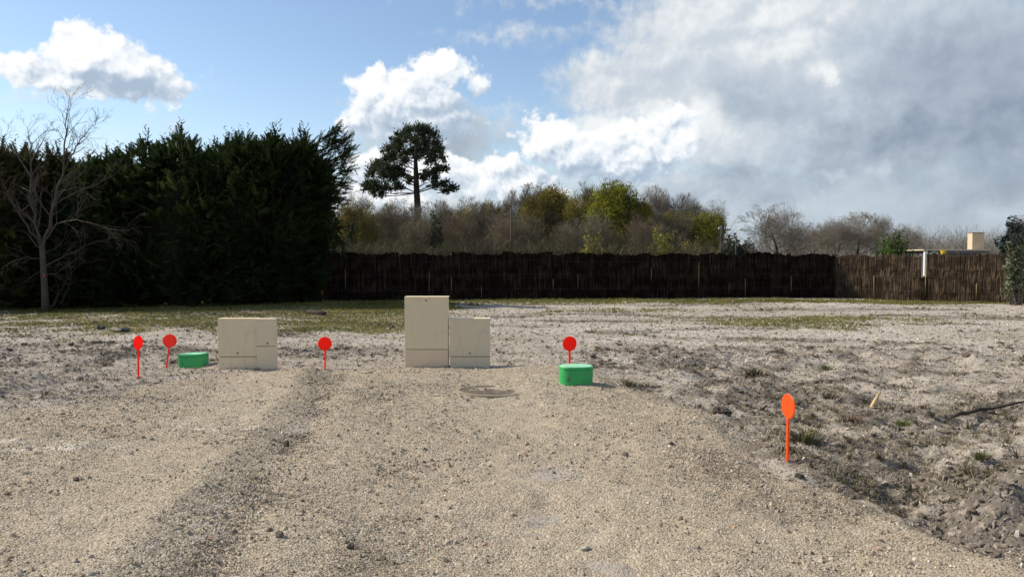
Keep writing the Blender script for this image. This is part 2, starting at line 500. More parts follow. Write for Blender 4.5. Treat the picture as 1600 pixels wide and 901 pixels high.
def empty(name, loc, label, cat, group=None, rz=0.0):
    o = bpy.data.objects.new(name, None)
    o.empty_display_size = 0.2
    COL.objects.link(o)
    o.location = loc
    o.rotation_euler = (0, 0, rz)
    return tag(o, label, cat, group)


def link(name, me, parent=None, kind=None):
    o = bpy.data.objects.new(name, me)
    COL.objects.link(o)
    if parent:
        o.parent = parent
    if kind:
        o['kind'] = kind
    return o


def mesh_np(name, V, F, mat, smooth=False):
    V = np.asarray(V, dtype=np.float32)
    F = np.asarray(F, dtype=np.int32)
    me = bpy.data.meshes.new(name)
    k = F.shape[1]
    me.vertices.add(len(V))
    me.vertices.foreach_set('co', V.ravel())
    me.loops.add(F.size)
    me.loops.foreach_set('vertex_index', F.ravel())
    me.polygons.add(len(F))
    me.polygons.foreach_set('loop_start', np.arange(0, F.size, k, dtype=np.int32))
    me.polygons.foreach_set('use_smooth', np.full(len(F), smooth))
    me.update(calc_edges=True)
    for m in (mat if isinstance(mat, (list, tuple)) else [mat]):
        me.materials.append(m)
    return me


class MB:
    """collects boxes, tubes and rounded slabs into ONE mesh"""
    def __init__(self):
        self.v, self.f = [], []

    def add(self, vs, fs):
        b = len(self.v)
        self.v += [tuple(v) for v in vs]
        self.f += [[i + b for i in f] for f in fs]
        return self

    def box(self, c, s, bev=0.0):
        x, y, z = s[0] / 2, s[1] / 2, s[2] / 2
        if bev <= 0:
            vs = [(c[0] + i * x, c[1] + j * y, c[2] + k * z) for k in (-1, 1) for j in (-1, 1) for i in (-1, 1)]
            return self.add(vs, [(0, 2, 3, 1), (4, 5, 7, 6), (0, 1, 5, 4), (2, 6, 7, 3), (0, 4, 6, 2), (1, 3, 7, 5)])
        import bmesh
        bm = bmesh.new()
        bmesh.ops.create_cube(bm, size=1.0)
        bmesh.ops.scale(bm, vec=s, verts=bm.verts)
        bmesh.ops.bevel(bm, geom=list(bm.edges), offset=bev, segments=2, affect='EDGES', profile=0.6)
        bm.verts.ensure_lookup_table()
        vs = [(v.co.x + c[0], v.co.y + c[1], v.co.z + c[2]) for v in bm.verts]
        fs = [[v.index for v in f.verts] for f in bm.faces]
        bm.free()
        return self.add(vs, fs)

    def rings(self, rings, cap=True):
        n = len(rings[0])
        vs = [p for r in rings for p in r]
        fs = []
        for i in range(len(rings) - 1):
            for j in range(n):
                k = (j + 1) % n
                fs.append((i * n + j, i * n + k, (i + 1) * n + k, (i + 1) * n + j))
        if cap:
            fs.append(tuple(range(n - 1, -1, -1)))
            fs.append(tuple((len(rings) - 1) * n + j for j in range(n)))
        return self.add(vs, fs)

    def tube(self, pts, rad, n=8):
        pts = [Vector(p) for p in pts]
        rings = []
        u = None
        for i, p in enumerate(pts):
            d = (pts[min(i + 1, len(pts) - 1)] - pts[max(i - 1, 0)]).normalized()
            if u is None:
                u = d.orthogonal().normalized()
            u = (u - d * u.dot(d)).normalized()
            w = d.cross(u)
            r = rad[i] if hasattr(rad, '__len__') else rad
            rings.append([p + (u * math.cos(a) + w * math.sin(a)) * r for a in [2 * math.pi * j / n for j in range(n)]])
        return self.rings(rings)

    def mesh(self, name, mat, smooth=False):
        me = bpy.data.meshes.new(name)
        me.from_pydata(self.v, [], self.f)
        me.materials.append(mat)
        if smooth:
            me.polygons.foreach_set('use_smooth', [True] * len(me.polygons))
        me.update()
        return me

    def obj(self, name, mat, parent=None, smooth=False, kind=None):
        return link(name, self.mesh(name, mat, smooth), parent, kind)


def seg_tubes(segs, n=4):
    """segs (m,8): p0, p1, r0, r1 -> verts, quads of one tapered tube each"""
    S = np.asarray(segs, dtype=np.float64)
    p0, p1 = S[:, 0:3], S[:, 3:6]
    d = p1 - p0
    L = np.linalg.norm(d, axis=1, keepdims=True) + 1e-9
    d = d / L
    a = np.where(np.abs(d[:, 2:3]) < 0.9, np.array([[0, 0, 1.0]]), np.array([[1.0, 0, 0]]))
    u = np.cross(d, a)
    u /= np.linalg.norm(u, axis=1, keepdims=True)
    w = np.cross(d, u)
    p1 = p1 + d * np.minimum(S[:, 7:8] * 0.8, L * 0.2)
    ang = np.arange(n) * 2 * math.pi / n
    c, s = np.cos(ang)[None, :, None], np.sin(ang)[None, :, None]
    ring = u[:, None, :] * c + w[:, None, :] * s
    A = p0[:, None, :] + ring * S[:, 6][:, None, None]
    B = p1[:, None, :] + ring * S[:, 7][:, None, None]
    V = np.concatenate([A, B], axis=1).reshape(-1, 3)
    j = np.arange(n)
    k = (j + 1) % n
    q = np.stack([j, k, k + n, j + n], axis=1)
    F = (np.arange(len(S)) * 2 * n)[:, None, None] + q[None]
    return V, F.reshape(-1, 4)


def frames(d, rng):
    """orthonormal frames (n,3,3) whose third axis is d, spun at random about it"""
    d = d / (np.linalg.norm(d, axis=1, keepdims=True) + 1e-9)
    r = rng.normal(size=d.shape)
    u = np.cross(d, r)
    u /= np.linalg.norm(u, axis=1, keepdims=True) + 1e-9
    w = np.cross(d, u)
    return np.stack([u, w, d], axis=2)


def stamp(T, TF, pos, fr, scl):
    """copies the template verts T / faces TF to every position"""
    V = np.einsum('nij,kj->nki', fr, T) * np.asarray(scl)[:, None, None] + pos[:, None, :]
    F = (np.arange(len(pos)) * len(T))[:, None, None] + np.asarray(TF)[None]
    return V.reshape(-1, 3), F.reshape(-1, np.asarray(TF).shape[1])


def join(parts):
    vs, fs, b = [], [], 0
    for V, F in parts:
        vs.append(V)
        fs.append(F + b)
        b += len(V)
    return np.concatenate(vs), np.concatenate(fs)


# ------------------------------------------------------------------ ground heights and masks
def _hash(ix, iy, seed):
    h = (ix.astype(np.int64) * 374761393 + iy.astype(np.int64) * 668265263 + seed * 982451653) & 0x7fffffff
    h = ((h ^ (h >> 13)) * 1274126177) & 0x7fffffff
    return ((h ^ (h >> 16)) & 0xffff) / 65535.0


def vn(x, y, seed=0):
    xi, yi = np.floor(x), np.floor(y)
    fx, fy = x - xi, y - yi
    fx, fy = fx * fx * (3 - 2 * fx), fy * fy * (3 - 2 * fy)
    a, b = _hash(xi, yi, seed), _hash(xi + 1, yi, seed)
    c, d = _hash(xi, yi + 1, seed), _hash(xi + 1, yi + 1, seed)
    return (a * (1 - fx) + b * fx) * (1 - fy) + (c * (1 - fx) + d * fx) * fy - 0.5


def fbm(x, y, seed=0, o=4, rough=0.5):
    t, a = 0.0, 1.0
    for i in range(o):
        t = t + a * vn(x, y, seed + i * 17)
        x, y, a = x * 2.03 + 3.1, y * 2.03 + 1.7, a * rough
    return t


def sst(x, a, b):
    t = np.clip((x - a) / (b - a), 0, 1)
    return t * t * (3 - 2 * t)


def track_sd(x, y):
    """> 0 inside the gravel pad (metres from its ragged edge)"""
    xr = np.interp(y, [0, 3.0, 3.8, 4.6, 5.4, 6.5, 7.5, 8.6, 9.4, 10.5], [3.2, 2.95, 2.65, 2.35, 2.08, 2.05, 1.95, 1.6, 1.25, 0.9])
    xl = np.interp(y, [0, 6.8, 7.4, 8.6, 9.6, 10.6], [-9.0, -6.5, -5.2, -4.75, -4.5, -4.2])
    yf = 10.45 + 0.05 * x
    d = np.minimum(np.minimum(x - xl, xr - x), yf - y)
    return d + 0.22 * fbm(x / 0.9, y / 0.9, 5, 4) + 0.08 * fbm(x / 0.2, y / 0.2, 6, 2)


def rough_of(x, y):
    """1 where the earth is torn up: the right foreground, the left mound"""
    r = 0.75 * np.exp(-((x - 4.6) / 2.6) ** 2 - ((y - 5.8) / 3.6) ** 2)
    l = np.exp(-((x + 6.6) / 1.7) ** 2 - ((y - 8.6) / 1.6) ** 2)
    m = 0.45 * np.exp(-((x - 3.4) / 2.4) ** 2 - ((y - 9.5) / 2.6) ** 2)
    k = 0.5 * np.exp(-((y - 12.2) / 1.6) ** 2) * sst(np.abs(x + 1), 1.0, 3.0)
    e = 0.75 * np.exp(-((x - 3.2) / 0.8) ** 2) * sst(y, 6.6, 5.2)
    return np.clip(r + l + m + k + e, 0, 1.3)


def g_h(x, y):
    far = 1 - sst(y, 24, 60)
    h = 0.10 * fbm(x / 5.0, y / 5.0, 1, 3) * far
    r = rough_of(x, y)
    h = h + (0.025 + 0.20 * r) * fbm(x / 0.55, y / 0.55, 2, 4, 0.55) * far
    h = h + (0.010 + 0.045 * r) * fbm(x / 0.12, y / 0.11, 3, 2) * far
    h = h - 0.10 * np.exp(-((x - (2.75 + 0.35 * np.clip(4.2 - y, 0, 2))) / 0.45) ** 2) * sst(y, 6.6, 5.0)
    h = h + 0.12 * np.exp(-((x + 6.4) / 1.3) ** 2 - ((y - 8.4) / 0.9) ** 2)
    return h


def t_h(x, y):
    """top of the gravel pad; outside its edge it dives under the ground"""
    d = track_sd(x, y)
    base = 0.10 * fbm(x / 5.0, y / 5.0, 1, 3)
    xs = x + 0.12 * (y - 6.5) + 0.15 * fbm(x / 2.0, y / 2.0, 8, 2)
    rut = -0.035 * np.exp(-((xs + 2.0) / 0.22) ** 2) + 0.02 * np.exp(-((xs + 2.35) / 0.15) ** 2) - 0.02 * np.exp(-((xs - 0.1) / 0.4) ** 2)
    rib = 0.024 * np.sin(y * 40 + 3 * fbm(x / .5, y / .5, 4, 2)) * (np.exp(-((xs + 1.95) / 0.25) ** 2) + .6 * np.exp(-((xs + 4.0) / 0.3) ** 2)) * sst(y, 7.5, 5.5)
    h = base + 0.035 + rut + rib + 0.034 * fbm(x / 0.6, y / 0.5, 9, 5, .58) + 0.018 * fbm(x / 0.12, y / 0.10, 10, 2)
    return h - 0.16 * sst(-d, -0.14, 0.30) - 0.3 * sst(-d, 0.3, 0.6)


def h_at(x, y):
    x, y = np.atleast_1d(np.float64(x)), np.atleast_1d(np.float64(y))
    return np.maximum(g_h(x, y), np.where(track_sd(x, y) > -0.35, t_h(x, y), -9))


def z_at(x, y):
    return float(h_at(x, y)[0])


def axis(fine0, fine1, step, lo, hi, growth=1.10, mx=1e9):
    a = list(np.arange(fine0, fine1 + step * .5, step))
    s = step
    while a[-1] < hi:
        s = min(s * growth, mx if a[-1] < 45 else 1e9)
        a.append(a[-1] + s)
    s = step
    b = []
    v = fine0
    while v > lo:
        s *= growth
        v -= s
        b.append(v)
    return np.array(b[::-1] + a)


def sheet_mesh(name, xs, ys, hf, mat, attrs):
    X, Y = np.meshgrid(xs, ys)
    Z = hf(X, Y)
    V = np.stack([X, Y, Z], axis=2).reshape(-1, 3)
    nx, ny = len(xs), len(ys)
    i = (np.arange(ny - 1)[:, None] * nx + np.arange(nx - 1)[None]).ravel()
    F = np.stack([i, i + 1, i + nx + 1, i + nx], axis=1)
    me = mesh_np(name, V, F, mat, True)
    for k, f in attrs.items():
        a = me.attributes.new(k, 'FLOAT', 'POINT')
        a.data.foreach_set('value', np.clip(f(X, Y), 0, 1).astype(np.float32).ravel())
    return me


def grass_of(x, y):
    n = fbm(x / 2.2, y / 1.3, 21, 4)
    n2 = fbm(x / 0.6, y / 0.5, 22, 3)
    a = sst(y, 15.0, 17.0) * sst(x, -0.5, -3.5) * (0.82 + 0.95 * n)
    a = a * sst(x + 0.55 * y, -9.0, -1.5)
    b = np.exp(-((y - 27.5) / 1.7) ** 2) * sst(x, -9, -5) * 0.9
    c = np.exp(-((y - 18.8) / 1.9) ** 2 - ((x - 7.2) / 4.2) ** 2) * 1.1
    d = sst(y, 20, 25) * sst(x, 0, -3) * 0.9
    e = np.exp(-((y - 22.5) / 1.0) ** 2 - ((x - 3.5) / 3.5) ** 2) * 0.6
    f = sst(y, 33, 45)
    return np.clip(np.maximum.reduce([a, b + 0.4 * n, c + 0.5 * n - 0.1, d, e + .3 * n, f]) + 0.55 * n2 * (y > 13) - 0.06, 0, 1)


def dark_of(x, y):
    n = fbm(x / 1.1, y / 0.8, 31, 4)
    r = rough_of(x, y)
    far = sst(y, 11, 14)
    d2 = 0.85 * sst(fbm(x / .42, y / .32, 33, 4) + .35 * r, 0.16, 0.46) * sst(r, .08, .4)
    d = 0.8 * sst(r * .8 + 1.1 * n, 0.50, 1.0)
    s = far * sst(fbm(x / 2.6, y / 0.7, 32, 4), 0.06, 0.32) * 0.75
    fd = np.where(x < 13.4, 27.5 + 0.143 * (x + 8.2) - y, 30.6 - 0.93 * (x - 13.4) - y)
    s = np.maximum(s, 0.95 * np.exp(-(np.maximum(fd - .3, 0) / 0.55) ** 2) * (x > -9) * (fd > -1))  # dark strip painted along the fence foot in place of its shadow
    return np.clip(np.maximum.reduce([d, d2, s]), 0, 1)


def pale_of(x, y):
    n = fbm(x / 2.5, y / 1.2, 41, 3)
    a = sst(y, 11.5, 14) * (0.35 + 1.1 * n)
    b = np.exp(-((y - 15.5) / 2.2) ** 2 - ((x + 11.5) / 3.2) ** 2)
    c = np.exp(-((y - 12.0) / 1.1) ** 2 - ((x - 2.6) / 2.2) ** 2) * 0.9
    d = np.exp(-((y - 26.5) / 3.0) ** 2 - ((x - 12.5) / 4) ** 2) * 0.9
    return np.clip(np.maximum.reduce([a, b, c, d]), 0, 1)


def chalk_of(x, y):
    out = np.zeros_like(x)
    for (x0, x1, py, th) in ((285, 322, 675, 3), (338, 405, 677, 3.5), (15, 120, 716, 4), (70, 215, 708, 3), (0, 45, 700, 2.5), (118, 142, 702, 2.5), (480, 512, 802, 2.5)):
        a, b = at(x0, py), at(x1, py)
        w = th * a.y * a.y / 1840.0
        e = sst(np.maximum(a.x - x, x - b.x), 0.08, -0.05)
        yy = a.y + 0.05 * np.sin(x * 3.0)
        out = np.maximum(out, e * np.exp(-((y - yy) / max(w, 0.025)) ** 2) * sst(fbm(x / .12, y / .08, 51, 3), -0.35, 0.15))
    return out


def loose_of(x, y):
    """1 on the loose dark strip between the wheel tracks, low on the compacted pale lanes"""
    xs = x + 0.12 * (y - 6.5) + 0.15 * fbm(x / 2.0, y / 2.0, 8, 2)
    a = 0.8 * np.exp(-((xs + 1.95) / 0.15) ** 2) * sst(fbm(x / .4, y / .5, 62, 3), -0.12, 0.30)
    b = 0.36 * sst(fbm(x / 0.8, y / 0.8, 61, 4), 0.12, 0.5)
    c = 0.6 * sst(x, 0.9, 1.8) * sst(fbm(x / .8, y / .8, 63, 3), -0.1, 0.3)
    p = 0.9 * np.exp(-((xs + 2.75) / 0.35) ** 2) + 0.6 * np.exp(-((xs - 0.1) / 0.45) ** 2)
    return np.clip(0.25 + a + b + c - 0.5 * p, 0, 1)


def ground_mat(T):
    g = T.new('ShaderNodeNewGeometry').outputs['Position']

    def at_(n):
        return T.new('ShaderNodeAttribute', attribute_name=n).outputs['Fac']
    n1 = T.noise(g, 1.3, 5.0, 0.6)
    n2 = T.noise(g, 14.0, 5.0, 0.7)
    n3 = T.noise(g, 70.0, 3.0, 0.6)
    c = T.mix(T.smooth(n1, 0.35, 0.65), (0.355, 0.312, 0.260), (0.455, 0.408, 0.350))
    c = T.mix(T.smooth(n2, 0.52, 0.68, 0, 0.7), c, (0.15, 0.125, 0.10))
    c = T.mix(T.math('MULTIPLY', at_('pale'), T.smooth(n2, 0.62, 0.42)), c, (0.60, 0.55, 0.50))
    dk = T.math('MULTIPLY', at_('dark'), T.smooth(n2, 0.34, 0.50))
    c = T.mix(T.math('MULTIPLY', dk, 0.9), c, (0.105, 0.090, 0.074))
    gr = T.math('MULTIPLY', at_('grass'), T.smooth(n2, 0.60, 0.45))
    gc = T.mix(T.smooth(T.noise(g, 2.2, 4.0), 0.35, 0.65), (0.13, 0.135, 0.032), (0.23, 0.20, 0.07))
    c = T.mix(gr, c, gc)
    c = T.mix(T.smooth(n3, 0.3, 0.7, 0.0, 0.5), c, T.mix(0.5, c, (0.07, 0.06, 0.05)))
    h = T.math('ADD', n3, T.math('MULTIPLY', n2, 2.0))
    return principled(T, c, 1.0, 0.05, bump(T, h, 0.7, 0.02))


def track_mat(T):
    g = T.new('ShaderNodeNewGeometry').outputs['Position']

    def at_(n):
        return T.new('ShaderNodeAttribute', attribute_name=n).outputs['Fac']
    v = T.new('ShaderNodeTexVoronoi')
    T.l.new(g, v.inputs['Vector'])
    v.inputs['Scale'].default_value = 75.0
    sp = T.new('ShaderNodeSeparateColor')
    T.l.new(v.outputs['Color'], sp.inputs[0])
    n1 = T.noise(g, 0.9, 5.0, 0.6)
    n2 = T.noise(g, 30.0, 4.0, 0.7)
    base = T.mix(T.smooth(n1, 0.35, 0.65), (0.322, 0.268, 0.196), (0.402, 0.341, 0.260))
    n4 = T.noise(T.vmath('MULTIPLY', g, (0.7, 1.6, 1.0)), 2.6, 6.0, 0.65)
    base = T.mix(T.smooth(n4, 0.52, 0.70, 0, 0.65), base, (0.235, 0.195, 0.15))
    base = T.mix(T.smooth(n4, 0.46, 0.32, 0, 0.5), base, (0.50, 0.43, 0.34))
    base = T.mix(T.math('MULTIPLY', at_('loose'), 0.5), base, (0.20, 0.165, 0.125))
    cell = T.ramp(sp.outputs[0], [(0.0, (0.17, 0.14, 0.11)), (0.18, (0.30, 0.25, 0.18)), (0.55, (0.39, 0.33, 0.245)), (0.88, (0.48, 0.42, 0.33)), (1.0, (0.64, 0.59, 0.50))])
    c = T.mix(0.55, base, cell)
    c = T.mix(T.smooth(n2, 0.5, 0.75, 0, 0.6), c, (0.16, 0.13, 0.095))
    c = T.mix(T.math('MULTIPLY', at_('chalk'), T.smooth(n2, 0.38, 0.60, 0.1, 0.8)), c, (0.74, 0.70, 0.62))
    h = T.math('SUBTRACT', T.math('MULTIPLY', n2, 1.0), T.math('MULTIPLY', v.outputs['Distance'], 0.8))
    return principled(T, c, 1.0, 0.05, bump(T, h, 0.8, 0.012))


M['ground'] = material('bare_earth', ground_mat)
M['track'] = material('gravel_pad', track_mat)

XS = axis(-9.0, 9.0, 0.045, -1600, 1600, 1.045)
YS = np.concatenate([axis(3.0, 3.02, 0.4, -900, 3.02, 1.3)[:-2], np.arange(3.0, 13.0, 0.035), axis(13.0, 13.05, 0.05, 12.999, 3200, 1.05, 0.16)[2:]])
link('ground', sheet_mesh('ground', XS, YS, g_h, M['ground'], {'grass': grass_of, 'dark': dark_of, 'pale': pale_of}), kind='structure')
XT = np.arange(-9.6, 3.6, 0.03)
YT = np.concatenate([np.arange(-2.0, 3.0, 0.15), np.arange(3.0, 11.6, 0.03)])
link('gravel_pad', sheet_mesh('gravel_pad', XT, YT, t_h, M['track'], {'loose': loose_of, 'chalk': chalk_of}), kind='structure')

# ------------------------------------------------------------------ scattered ground cover (stuff)
PROTO = bpy.data.collections.new('prototypes')


def proto_coll(name, meshes):
    c = bpy.data.collections.new(name)
    for i, me in enumerate(meshes):
        o = bpy.data.objects.new('%s_%02d' % (name, i), me)
        c.objects.link(o)
    return c


def scatter(name, pts, scl, rot, coll, nproto, rng, tone=None):
    me = bpy.data.meshes.new(name)
    me.vertices.add(len(pts))
    me.vertices.foreach_set('co', np.asarray(pts, dtype=np.float32).ravel())
    a = me.attributes.new('scl', 'FLOAT_VECTOR', 'POINT')
    a.data.foreach_set('vector', np.asarray(scl, dtype=np.float32).ravel())
    a = me.attributes.new('rot', 'FLOAT_VECTOR', 'POINT')
    a.data.foreach_set('vector', np.asarray(rot, dtype=np.float32).ravel())
    a = me.attributes.new('tone', 'FLOAT', 'POINT')
    a.data.foreach_set('value', (np.ones(len(pts)) if tone is None else np.asarray(tone)).astype(np.float32))
    a = me.attributes.new('pick', 'INT', 'POINT')
    a.data.foreach_set('value', rng.integers(0, nproto, len(pts)).astype(np.int32))
    o = link(name, me, None, 'stuff')
    ng = bpy.data.node_groups.new(name + '_nodes', 'GeometryNodeTree')
    ng.interface.new_socket('Geometry', in_out='INPUT', socket_type='NodeSocketGeometry')
    ng.interface.new_socket('Geometry', in_out='OUTPUT', socket_type='NodeSocketGeometry')
    N, L = ng.nodes, ng.links
    gi, go = N.new('NodeGroupInput'), N.new('NodeGroupOutput')
    ci = N.new('GeometryNodeCollectionInfo')
    ci.inputs['Collection'].default_value = coll
    ci.inputs['Separate Children'].default_value = True
    ci.inputs['Reset Children'].default_value = True
    ip = N.new('GeometryNodeInstanceOnPoints')
    ip.inputs['Pick Instance'].default_value = True

    def attr(n, t):
        nd = N.new('GeometryNodeInputNamedAttribute')
        nd.data_type = t
        nd.inputs['Name'].default_value = n
        return nd.outputs[0]
    L.new(gi.outputs[0], ip.inputs['Points'])
    L.new(ci.outputs[0], ip.inputs['Instance'])
    L.new(attr('pick', 'INT'), ip.inputs['Instance Index'])
    er = N.new('FunctionNodeEulerToRotation')
    L.new(attr('rot', 'FLOAT_VECTOR'), er.inputs[0])
    L.new(er.outputs[0], ip.inputs['Rotation'])
    L.new(attr('scl', 'FLOAT_VECTOR'), ip.inputs['Scale'])
    L.new(ip.outputs[0], go.inputs[0])
    md = o.modifiers.new('scatter', 'NODES')
    md.node_group = ng
    return o


def stone_mesh(name, seed, mat, sub=1, jag=0.25, sq=(1, 1, 1)):
    import bmesh
    rng = random.Random(seed)
    bm = bmesh.new()
    bmesh.ops.create_icosphere(bm, subdivisions=sub, radius=1.0)
    for v in bm.verts:
        v.co *= 1 + rng.uniform(-jag, jag)
        v.co = Vector((v.co.x * sq[0], v.co.y * sq[1], v.co.z * sq[2]))
    me = bpy.data.meshes.new(name)
    bm.to_mesh(me)
    bm.free()
    me.materials.append(mat)
    return me


def tuft_mesh(name, seed, mat, blades=14, h=1.0, spread=0.6, w=0.06, lean=0.5):
    rng = np.random.default_rng(seed)
    V, F = [], []
    for i in range(blades):
        a = rng.uniform(0, 2 * math.pi)
        d = np.array([math.cos(a), math.sin(a), 0])
        s = np.array([-math.sin(a), math.cos(a), 0]) * w * rng.uniform(.6, 1.3)
        b = d * rng.uniform(0, spread * .4)
        hh = h * rng.uniform(.5, 1.0)
        l1 = d * rng.uniform(0.05, lean) * hh
        m = b + l1 * .4 + np.array([0, 0, hh * .6])
        t = b + l1 * 1.3 + np.array([0, 0, hh * rng.uniform(.75, 1.0)])
        n = len(V)
        V += [b - s, b + s, m + s * .8, m - s * .8, t]
        F += [(n, n + 1, n + 2), (n, n + 2, n + 3), (n + 3, n + 2, n + 4)]
    return mesh_np(name, np.array(V), np.array(F), mat)


rg = np.random.default_rng(11)


def frustum_pts(n, y0, y1, margin=0.78, power=1.0):
    """random ground points of the field of view, denser towards the viewer"""
    wide = 1.25                          # goes on well past the edges of the view
    n = int(n * wide / margin)
    u = rg.uniform(0, 1, n)
    y = y0 * (y1 / y0) ** (u ** power)
    x = rg.uniform(-wide, wide, n) * y
    return x, y


def rand_rot(n, tilt=3.14):
    return np.stack([rg.uniform(-tilt, tilt, n), rg.uniform(-tilt, tilt, n), rg.uniform(-3.14, 3.14, n)], axis=1)


def track_tone(x, y):
    """how light the grit is from place to place: damp and dusty patches, wheel lanes"""
    t = 1.0 + 0.33 * fbm(x / 1.1, y / 0.55, 81, 5, .6) + 0.30 * fbm(x / .16, y / .13, 82, 3)
    return np.clip(t - 0.22 * (loose_of(x, y) - .35), .5, 1.45)


def lay_gravel():
    pc = proto_coll('pebble', [stone_mesh('pebble', 100 + i, M['gravel'], 1, 0.28, (1, rg.uniform(.78, 1.0), rg.uniform(.62, .9))) for i in range(8)])
    # fine and middle stones on the pad
    x, y = frustum_pts(430000, 3.2, 11.2)
    keep = (track_sd(x, y) > -0.25) & (rg.uniform(0, 1, len(x)) < 0.25 + 0.75 * loose_of(x, y))
    x, y = x[keep], y[keep]
    r = 0.0035 + 0.0045 * rg.uniform(0, 1, len(x)) ** 2 + 0.011 * (rg.uniform(0, 1, len(x)) < 0.035) * rg.uniform(0.2, 1, len(x)) ** 1.5
    r = r * (0.75 + 0.5 * loose_of(x, y)) * np.clip(y / 6.0, 0.72, 1.3)
    z = h_at(x, y) + r * 0.25
    s = np.stack([r, r * rg.uniform(.7, 1, len(r)), r * rg.uniform(.6, 1, len(r))], axis=1)
    scatter('gravel', np.stack([x, y, z], 1), s, rand_rot(len(x)), pc, 8, rg, track_tone(x, y))
    # coarser broken stone lying in loose drifts
    cc = proto_coll('chipping', [stone_mesh('chipping', 150 + i, M['gravel'], 1, 0.34, (1, rg.uniform(.6, .9), rg.uniform(.45, .75))) for i in range(8)])
    x, y = frustum_pts(30000, 3.2, 11.0)
    dr = sst(fbm(x / .45, y / .35, 71, 4), -.05, .45) * .7 + .5 * loose_of(x, y)
    keep = (track_sd(x, y) > -0.3) & (rg.uniform(0, 1, len(x)) < dr)
    x, y = x[keep], y[keep]
    n = len(x)
    r = (0.006 + 0.016 * rg.uniform(0, 1, n) ** 3.5) * np.clip(y / 6.0, 0.85, 1.3)
    scatter('coarse_gravel', np.stack([x, y, h_at(x, y) + r * .2], 1), np.stack([r, r, r * .8], 1), rand_rot(n), cc, 8, rg, track_tone(x, y) * rg.uniform(.75, 1.15, n))


def lay_earth():
    cc = proto_coll('clod', [stone_mesh('clod', 200 + i, M['clods'], 1, 0.38, (1, .8, .6)) for i in range(8)])
    x, y = frustum_pts(190000, 3.4, 30.0, 0.76)
    r = rough_of(x, y)
    keep = (track_sd(x, y) < 0.12) & (rg.uniform(0, 1, len(x)) < 0.35 + 0.65 * np.clip(r, 0, 1))
    x, y, r = x[keep], y[keep], r[keep]
    n = len(x)
    s = (0.006 + 0.012 * rg.uniform(0, 1, n) ** 3 + 0.020 * (rg.uniform(0, 1, n) < 0.05) * r) * np.clip(y / 8.0, 0.8, 2.2)
    z = g_h(x, y) + s * 0.2
    scatter('earth_crumbs', np.stack([x, y, z], 1), np.stack([s, s * rg.uniform(.6, 1, n), s * rg.uniform(.5, .9, n)], 1), rand_rot(n), cc, 8, rg, np.clip(1.15 - .55 * dark_of(x, y) + .25 * pale_of(x, y), .4, 1.5))
    dc = proto_coll('lump', [stone_mesh('lump', 300 + i, M['darkclods'], 2, 0.30, (1, .8, .6)) for i in range(6)])
    x, y = frustum_pts(26000, 3.4, 27.0, 0.76)
    dk = dark_of(x, y)
    keep = (track_sd(x, y) < -0.05) & (rg.uniform(0, 1, len(x)) < dk)
    x, y = x[keep], y[keep]
    n = len(x)
    s = (0.010 + 0.038 * rg.uniform(0, 1, n) ** 4) * np.clip(y / 9.0, 0.8, 1.5)
    z = g_h(x, y)
    scatter('soil_lumps', np.stack([x, y, z], 1), np.stack([s * rg.uniform(.9, 1.3, n), s, s * rg.uniform(.6, .95, n)], 1), rand_rot(n, 0.8), dc, 6, rg)


def lay_plants():
    gc = proto_coll('grass_tuft', [tuft_mesh('grass_tuft', 400 + i, M['grass'], 12, 1.0, 1.2, 0.05, 0.6) for i in range(6)])
    x, y = frustum_pts(200000, 12.0, 40.0, 0.80)
    g = grass_of(x, y)
    keep = rg.uniform(0, 1, len(x)) < sst(g, 0.15, 0.85) * 0.9
    x, y = x[keep], y[keep]
    n = len(x)
    s = rg.uniform(0.035, 0.085, n) * (0.8 + 0.5 * sst(y, 20, 25))
    scatter('field_grass', np.stack([x, y, g_h(x, y) - .004], 1), np.stack([s, s, s * rg.uniform(.6, 1.2, n)], 1), rand_rot(n, 0.2), gc, 6, rg)
    sc = proto_coll('straw_tuft', [tuft_mesh('straw_tuft', 500 + i, M['straw'], 9, 1.0, 1.4, 0.04, 1.6) for i in range(6)])
    x, y = frustum_pts(60000, 5.0, 30.0, 0.76)
    keep = (track_sd(x, y) < -0.1) & (rg.uniform(0, 1, len(x)) < 0.55)
    x, y = x[keep], y[keep]
    n = len(x)
    s = rg.uniform(0.02, 0.055, n)
    scatter('dry_straw', np.stack([x, y, g_h(x, y) - .004], 1), np.stack([s, s, s * rg.uniform(.4, 1.0, n)], 1), rand_rot(n, 0.4), sc, 6, rg)
    wc = proto_coll('dead_tuft', [tuft_mesh('dead_tuft', 600 + i, M['weed_dark'], 16, 1.0, 1.4, 0.06, 1.2) for i in range(6)])
    x, y = frustum_pts(26000, 5.0, 31.0, 0.76)
    keep = (track_sd(x, y) < -0.15) & (rg.uniform(0, 1, len(x)) < 0.05 + 0.52 * dark_of(x, y))
    x, y = x[keep], y[keep]
    n = len(x)
    s = rg.uniform(0.025, 0.085, n)
    scatter('dead_weeds', np.stack([x, y, g_h(x, y) - .004], 1), np.stack([s, s, s * rg.uniform(.4, 1.0, n)], 1), rand_rot(n, 0.3), wc, 6, rg)

    vc = proto_coll('green_tuft', [tuft_mesh('green_tuft', 700 + i, M['weed_green'], 14, 1.0, 1.5, 0.06, 1.1) for i in range(5)])
    x, y = frustum_pts(5200, 4.5, 24.0, 0.76)
    keep = (track_sd(x, y) < -0.2) & (rg.uniform(0, 1, len(x)) < sst(fbm(x / 1.6, y / 1.2, 91, 3), -.05, .4))
    x, y = x[keep], y[keep]
    n = len(x)
    s = rg.uniform(0.015, 0.05, n)
    scatter('green_weeds', np.stack([x, y, g_h(x, y) - .004], 1), np.stack([s, s, s * rg.uniform(.4, .9, n)], 1), rand_rot(n, 0.3), vc, 5, rg)


lay_gravel()
lay_earth()
lay_plants()


